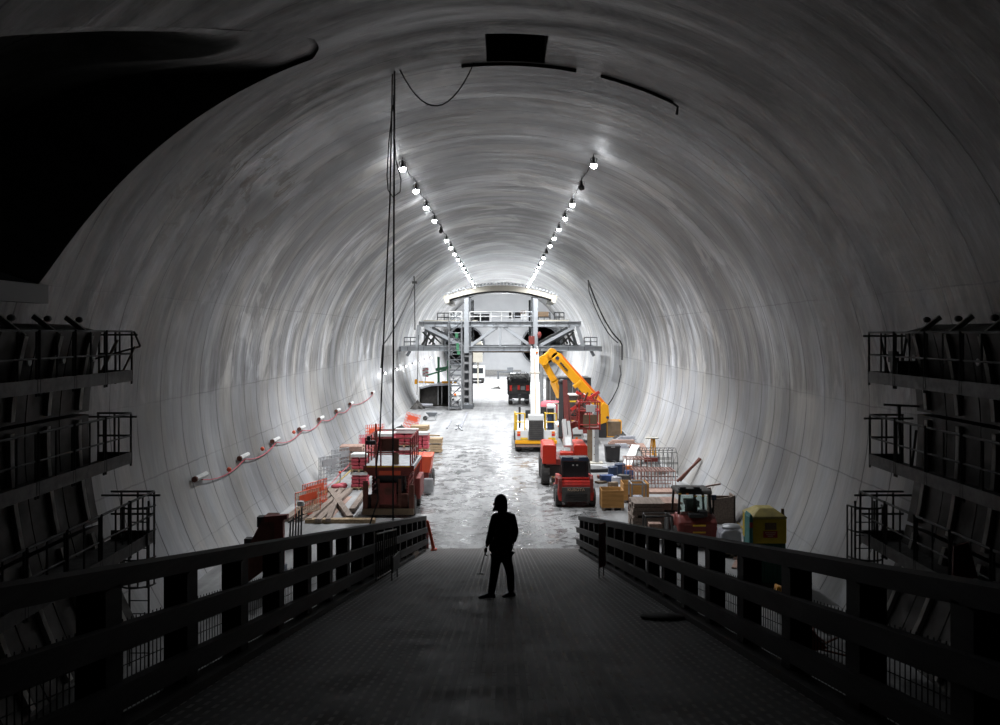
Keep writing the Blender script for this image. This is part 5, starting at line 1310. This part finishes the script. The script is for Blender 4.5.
# things right of it
T=thing('timber_box','open weathered timber box behind the wrapped bale at the right','box',(X(723,36),36,0))
m=MB(); m.prism([(-.42,.62),(.5,.60),(.5,1.15),(.3,1.08),(-.3,1.0),(-.42,1.05)],0,.05,'Y'); m.bx(-.42,-.36,0,.8,.1,1.0); m.bx(.44,.5,0,.8,.1,1.12); m.bx(-.42,.5,.75,.8,.1,1.0); m.bx(-.42,.5,0,.8,0,.62); m.build('sides',M['wooddk'],T)
m=MB(); m.bx(-.62,-.48,-.02,.1,0,1.45); m.beam((-.7,0,1.5),(-.1,0,1.6),.06); m.build('post',M['woodred'],T)
Y=31.0; T=thing('wrapped_bale','grey plastic-wrapped bale on a pallet left of the portable toilet','bale',(X(729.5,Y),Y,0)); T.scale=(1.1,1,1.3)
pallet_mesh(.75,.8).build('timber_pallet',M['wooddk'],T)
m=MB(); m.prism([(-.36,.12),(.33,.12),(.30,.66),(.12,.74),(-.2,.70),(-.33,.62)],-.35,.4,'Y'); m.build('bale',M['wrap'],T,bevel=.07,bseg=3)
m=MB(); m.lathe([(.28,.70),(.30,.76),(.26,.80),(.02,.82)],(.05,0,0),n=14); m.build('lid',M['galv'],T,True)
for i,(px,Y,l,rz_) in enumerate(((741,31.6,1.0,.7),(745,30.6,.9,.5),(736,29.6,1.0,1.2))):
    m=MB(); m.bx(-l/2,l/2,-.08,.08,0,.06); o=m.build('loose_board',M['woodred']); o.location=(X(px,Y),Y,0); o.rotation_euler.z=rz_; tag(o,('farthest','middle','nearest')[i]+' of three short boards on the floor left of the portable toilet','board')
# portable toilet
Y=27.0; T=thing('portable_toilet','green and yellow portable toilet behind the right ramp fence','portable toilet',(X(769.5,Y),Y,0),.0)
w_=.50
m=MB(); m.bx(-w_,w_,0,1.1,.12,1.32); m.build('lower_wall',M['green'],T,bevel=.04)
m=MB(); m.bx(-w_-.015,w_+.015,-.015,1.115,1.32,2.06); m.build('upper_wall',M['tarp'],T,bevel=.03)
m=MB(); 
for x in lin(-w_+.1,w_-.1,6): m.bx(x-.015,x+.015,-.025,.0,.2,1.28)
m.build('wall_ribs',M['green'],T)
m=MB(); vs=[]; n=16
vs=[(-w_-.04,-.04,2.06),(w_+.04,-.04,2.06),(w_+.04,1.14,2.06),(-w_-.04,1.14,2.06),(-w_-.02,-.02,2.12),(w_+.02,-.02,2.12),(w_+.02,1.12,2.12),(-w_-.02,1.12,2.12),(-.22,.3,2.33),(.22,.3,2.33),(.22,.8,2.33),(-.22,.8,2.33)]
m._add(vs,((0,1,2,3),(0,4,5,1),(1,5,6,2),(2,6,7,3),(3,7,4,0),(4,8,9,5),(5,9,10,6),(6,10,11,7),(7,11,8,4),(8,11,10,9))); m.build('domed_roof',M['roof_y'],T,bevel=.03,bseg=3)
m=MB(); m.tube((w_-.06,.15,2.1),(w_-.06,.15,2.34),.05,8); m.build('vent_pipe',M['brown'],T)
m=MB(); m.bx(-w_-.13,-w_-.02,-.10,.45,.08,2.14); m.prism([(-w_-.13,2.14),(-w_-.02,2.14),(-w_-.08,2.24)],-.1,.45,'Y'); d_=m.build('door',M['teal'],T,bevel=.02)
m=MB(); m.bx(-w_-.12,-w_-.03,-.112,-.10,1.82,1.98); m.build('door_sign',M['pinkred'],d_)
m=MB(); m.bx(-w_-.17,-w_-.15,.1,.2,1.2,1.3); m.build('door_latch',M['blk'],d_)
m=MB(); m.bx(-.14,.2,-.03,-.02,1.74,1.95); m.build('brown_label',M['brown'],T)
m=MB(); m.bx(-.19,.23,-.03,-.02,1.50,1.70); m.build('red_label',M['signred'],T)
m=MB()
for z,a,b in ((1.655,-.14,.18),(1.60,-.10,.14),(1.55,-.06,.10)): 
    x=a
    while x<b: m.bx(x,x+.022,-.036,-.03,z-.016,z+.016); x+=.034
m.build('label_marks',M['signpale'],T)
m=MB(); m.bx(-w_,w_,-.02,1.12,0,.12); m.build('skid_base',M['blk'],T)
m=MB(); m.prism([(0,.0),(.35,.1),(.3,.65),(.05,.75)],0,.35,'Y'); o=m.build('yellow_barrier_foot',M['yelo'],bevel=.05); o.location=(X(776,24.5),24.5,0); tag(o,'orange-yellow plastic block seen through the fence below the toilet','block')
# scrap at the right wall seen through the fence
rr=random.Random(17)
for i in range(9):
    Y=21.5+rr.uniform(-1,1.2); x=8.0+rr.uniform(-.6,.5); a=rr.uniform(0,PI); l=rr.uniform(.7,1.5); t_=rr.uniform(.0,.5)
    m=MB(); m.tube((-l/2*math.cos(a),-l/2*math.sin(a),.05),(l/2*math.cos(a),l/2*math.sin(a),.05+t_),.025,6); o=m.build('scrap_bar',M['rust'] if i%3 else M['galv']); o.location=(x,Y,0); tag(o,'thin scrap bar in the tangle by the right wall behind the fence','bar','scrap bars by the right wall')
m=MB(); m.prism([(-.25,0),(.3,.1),(-.1,.6)],0,.03,'Y'); o=m.build('red_scrap',M['redd']); o.location=(X(815,21.5),21.5,.0); tag(o,'red triangular scrap leaning in the tangle by the right wall','scrap')
for i in range(7):
    Y=19.5+rr.uniform(-1,1.5); x=-7.2+rr.uniform(-.8,.6); a=rr.uniform(0,PI); l=rr.uniform(.6,1.3)
    m=MB(); m.beam((-l/2*math.cos(a),-l/2*math.sin(a),.05),(l/2*math.cos(a),l/2*math.sin(a),.05+rr.uniform(0,.3)),.08,.05); o=m.build('scrap_bar',M['wooddk'] if i%2 else M['galv']); o.location=(x,Y,0); tag(o,'small scrap piece in the tangle by the left wall behind the fence','scrap','scrap pieces by the left wall')
# ------------------------------------------------------------------ person on the ramp
YP = 15.3; GZ = rz(YP)
P_ = thing('person','person in a dark hooded jacket with backpack, standing on the ramp holding a thin stick','person',(X(499,YP),YP,GZ))
s_ = F/YP
def pp_(px,py,dy=0): return Vector(((px-499)/s_, dy, (598-py)/s_))
def slope(dy): return -dy*170.0/F
def skin(name,verts,edges,radii,mat,parent,root=0,sub=2,smooth=True):
    me=bpy.data.meshes.new(name); me.from_pydata([tuple(v) for v in verts],edges,[]); o=bpy.data.objects.new(name,me); COL.objects.link(o); o.parent=parent
    md=o.modifiers.new('skin','SKIN'); md.use_smooth_shade=True
    if not me.skin_vertices: 
        bpy.context.view_layer.objects.active=o
    sv=me.skin_vertices[0].data
    for i,r in enumerate(radii):
        sv[i].radius=(r if isinstance(r,tuple) else (r,r)); sv[i].use_root=(i==root)
    sd=o.modifiers.new('sub','SUBSURF'); sd.levels=sub; sd.render_levels=sub
    me.materials.append(M[mat]); return o
# body: pelvis root, spine, head, arms with hands, legs
hipL=pp_(496.5,557,-.03); hipR=pp_(506.0,557,.05)
kneL=pp_(494.3,574,-.06); ankL=pp_(490.8,590,-.10); toeL=pp_(483,596.0,-.14)
kneR=pp_(510.3,574,.05); ankR=pp_(511.2,590,.12); toeR=pp_(506,596.0,.02)
pel=pp_(501.5,551,0); chest=pp_(502.5,527,0); neck=pp_(501.5,513.5,0); skull0=pp_(500.8,507,-.01); skull1=pp_(500.5,500.5,-.01)
shL=pp_(494.5,518.5,-.05); elL=pp_(490.4,535.5,-.05); wrL=pp_(486.6,546,-.12)
shR=pp_(512,518.5,.06); elR=pp_(515.5,534,.10); wrR=pp_(512.5,545.5,.02)
verts=[pel,pp_(502,540),chest,neck,skull0,skull1,shL,elL,wrL,shR,elR,wrR,hipL,kneL,ankL,hipR,kneR,ankR]
edges=[(0,1),(1,2),(2,3),(3,4),(4,5),(2,6),(6,7),(7,8),(2,9),(9,10),(10,11),(0,12),(12,13),(13,14),(0,15),(15,16),(16,17)]
rad=[.13,.13,.15,.06,.085,.095,.06,.043,.028,.06,.043,.028,.085,.058,.04,.085,.058,.04]
skin('body',verts,edges,rad,'skin',P_)
def hand(w,d,side,name='hand'):
    """palm and five curled fingers; d = pointing direction"""
    d=d.normalized(); a=Vector((0,1,0)); a=(a-d*a.dot(d)).normalized(); b=d.cross(a)*side
    palm=w+d*.05
    vs=[w,palm,w+d*.085]; es=[(0,1),(1,2)]; rs=[(.024,.016),(.036,.017),(.034,.014)]
    for i,(off,l) in enumerate(((-.028,.062),(-.010,.070),(.010,.066),(.027,.052))):
        base=w+d*.085+a*off; k=len(vs)
        c1=base+d*l*.45+b*.010; c2=c1+d*l*.25+b*.024; c3=c2-d*.004+b*.020
        vs+=[base,c1,c2,c3]; es+=[(2,k),(k,k+1),(k+1,k+2),(k+2,k+3)]; rs+=[.009,.0085,.008,.007]
    k=len(vs); t0=w+d*.028-a*.03; t1=t0+d*.028-a*.018+b*.012; t2=t1+d*.026+b*.020+a*.006
    vs+=[t0,t1,t2]; es+=[(1,k),(k,k+1),(k+1,k+2)]; rs+=[.012,.0105,.009]
    return skin(name,vs,es,rs,'skin',P_,0,1)
hand(wrL,pp_(485.0,551.5,-.16)-wrL,1,'hand')
hand(wrR,pp_(509.5,549,-.03)-wrR,-1,'hand')
# face turned to the left: nose, chin, eyes, ear
m=MB(); c=pp_(500.2,503.3,-.015)
m.ball(c+Vector((-.012,0,-.005)),.088,(1.05,.85,1.22)); m.ball(c+Vector((-.105,0,-.015)),.016,(1.3,.8,1.4)); m.ball(c+Vector((-.075,0,-.085)),.030,(1,1,.8)); m.ball(c+Vector((-.092,0,-.052)),.016,(1,1.6,.6))
f_=m.build('face',M['skin'],P_,True)
m=MB()
for s in (-1,1): m.ball(c+Vector((-.09,s*.03,.012)),.011)
m.build('eyes',M['blk'],f_,True)
# clothes
jv=[pp_(501.8,552.5),pp_(502.2,545),pp_(502.5,536),pp_(502.8,526),pp_(502.3,518.5),pp_(501.5,513),shL,elL,wrL+(elL-wrL)*.18,shR,elR,wrR+(elR-wrR)*.18]
je=[(0,1),(1,2),(2,3),(3,4),(4,5),(4,6),(6,7),(7,8),(4,9),(9,10),(10,11)]
jr=[(.185,.15),(.175,.15),(.165,.14),(.18,.14),(.15,.11),(.075,.075),.082,.064,.047,.085,.066,.05]
skin('jacket',jv,je,jr,'cloth',P_)
m=MB(); m.prism([(-.175,.80),(.235,.80),(.215,1.0),(-.16,1.0)],-.13,.13,'Y'); m.build('jacket_hem',M['cloth'],P_,True,bevel=.05,bseg=3)
skin('trousers',[pp_(501.8,552),hipL,kneL,ankL+Vector((0,0,-.075)),hipR,kneR,ankR+Vector((0,0,-.085))],[(0,1),(1,2),(2,3),(0,4),(4,5),(5,6)],[(.14,.12),.10,.078,.062,.10,.078,.062],'cloth2',P_)
# hood, with the peak of a cap at its front
m=MB(); hp=[]
hc=pp_(501.2,503.0,.0)
m.ball(hc+Vector((-.006,0,.016)),.116,(.96,.95,1.15),20,14); 
m.prism([(hc.x-.105,hc.z-.13),(hc.x+.105,hc.z-.15),(hc.x+.108,hc.z+.0),(hc.x-.112,hc.z+.01)],-.085,.085,'Y'); m.build('hood',M['cloth'],P_,True,bevel=.03,bseg=3)
m=MB(); m.prism([(hc.x-.150,hc.z-.135),(hc.x-.08,hc.z-.12),(hc.x-.10,hc.z-.02)],-.075,.075,'Y'); m.build('cap_peak',M['cloth'],P_,True)
# backpack and strap
m=MB(); m.prism([(.02,.93),(.26,.90),(.315,1.05),(.31,1.28),(.22,1.42),(.02,1.44)],.04,.23,'Y'); m.build('backpack',M['cloth2'],P_,True,bevel=.06,bseg=3)
m=MB(); m.path([(.26,.1,.94),(.235,.1,.82),(.255,.1,.79)],.007,5); m.build('backpack_strap',M['cloth2'],P_)
# shoes
for nm_,a,t in (('shoe',ankL,toeL),('shoe',ankR,toeR)):
    g=slope(a.y); d=Vector((t.x-a.x,t.y-a.y,0)).normalized(); n=Vector((-d.y,d.x,0)); m=MB()
    prof_=[(-.075,.0,.040,.075),(-.03,.0,.045,.10),(.05,.0,.046,.085),(.12,.0,.05,.055),(.185,.0,.042,.042),(.21,.005,.022,.03)]
    vs=[]; 
    for l,z0_,w,h in prof_:
        o=Vector((a.x,a.y,0))+d*l; gz=slope(o.y)
        for k in range(10):
            q_=2*PI*k/10; vs.append(o+n*w*math.cos(q_)+Vector((0,0,gz+.004+max(0,(h/2+h/2*math.sin(q_))))))
    fs=[(i*10+k,i*10+(k+1)%10,(i+1)*10+(k+1)%10,(i+1)*10+k) for i in range(5) for k in range(10)]+[tuple(range(9,-1,-1)),tuple(range(50,60))]
    m._add(vs,fs); m.build(nm_,M['cloth'],P_,True)
# the stick it holds
T=thing('measuring_stick','thin dark stick with a small flat foot held in the left hand of the person','stick',(X(499,YP),YP,GZ))
a=pp_(485.2,550.5,-.15); b=pp_(480.2,570,-.25)
m=MB(); m.tube(a+(a-b)*.1,b,.007,6); m.build('shaft',M['blk'],T)
m=MB(); m.box(b,(.11,.04,.012)); m.build('foot',M['blk'],T)
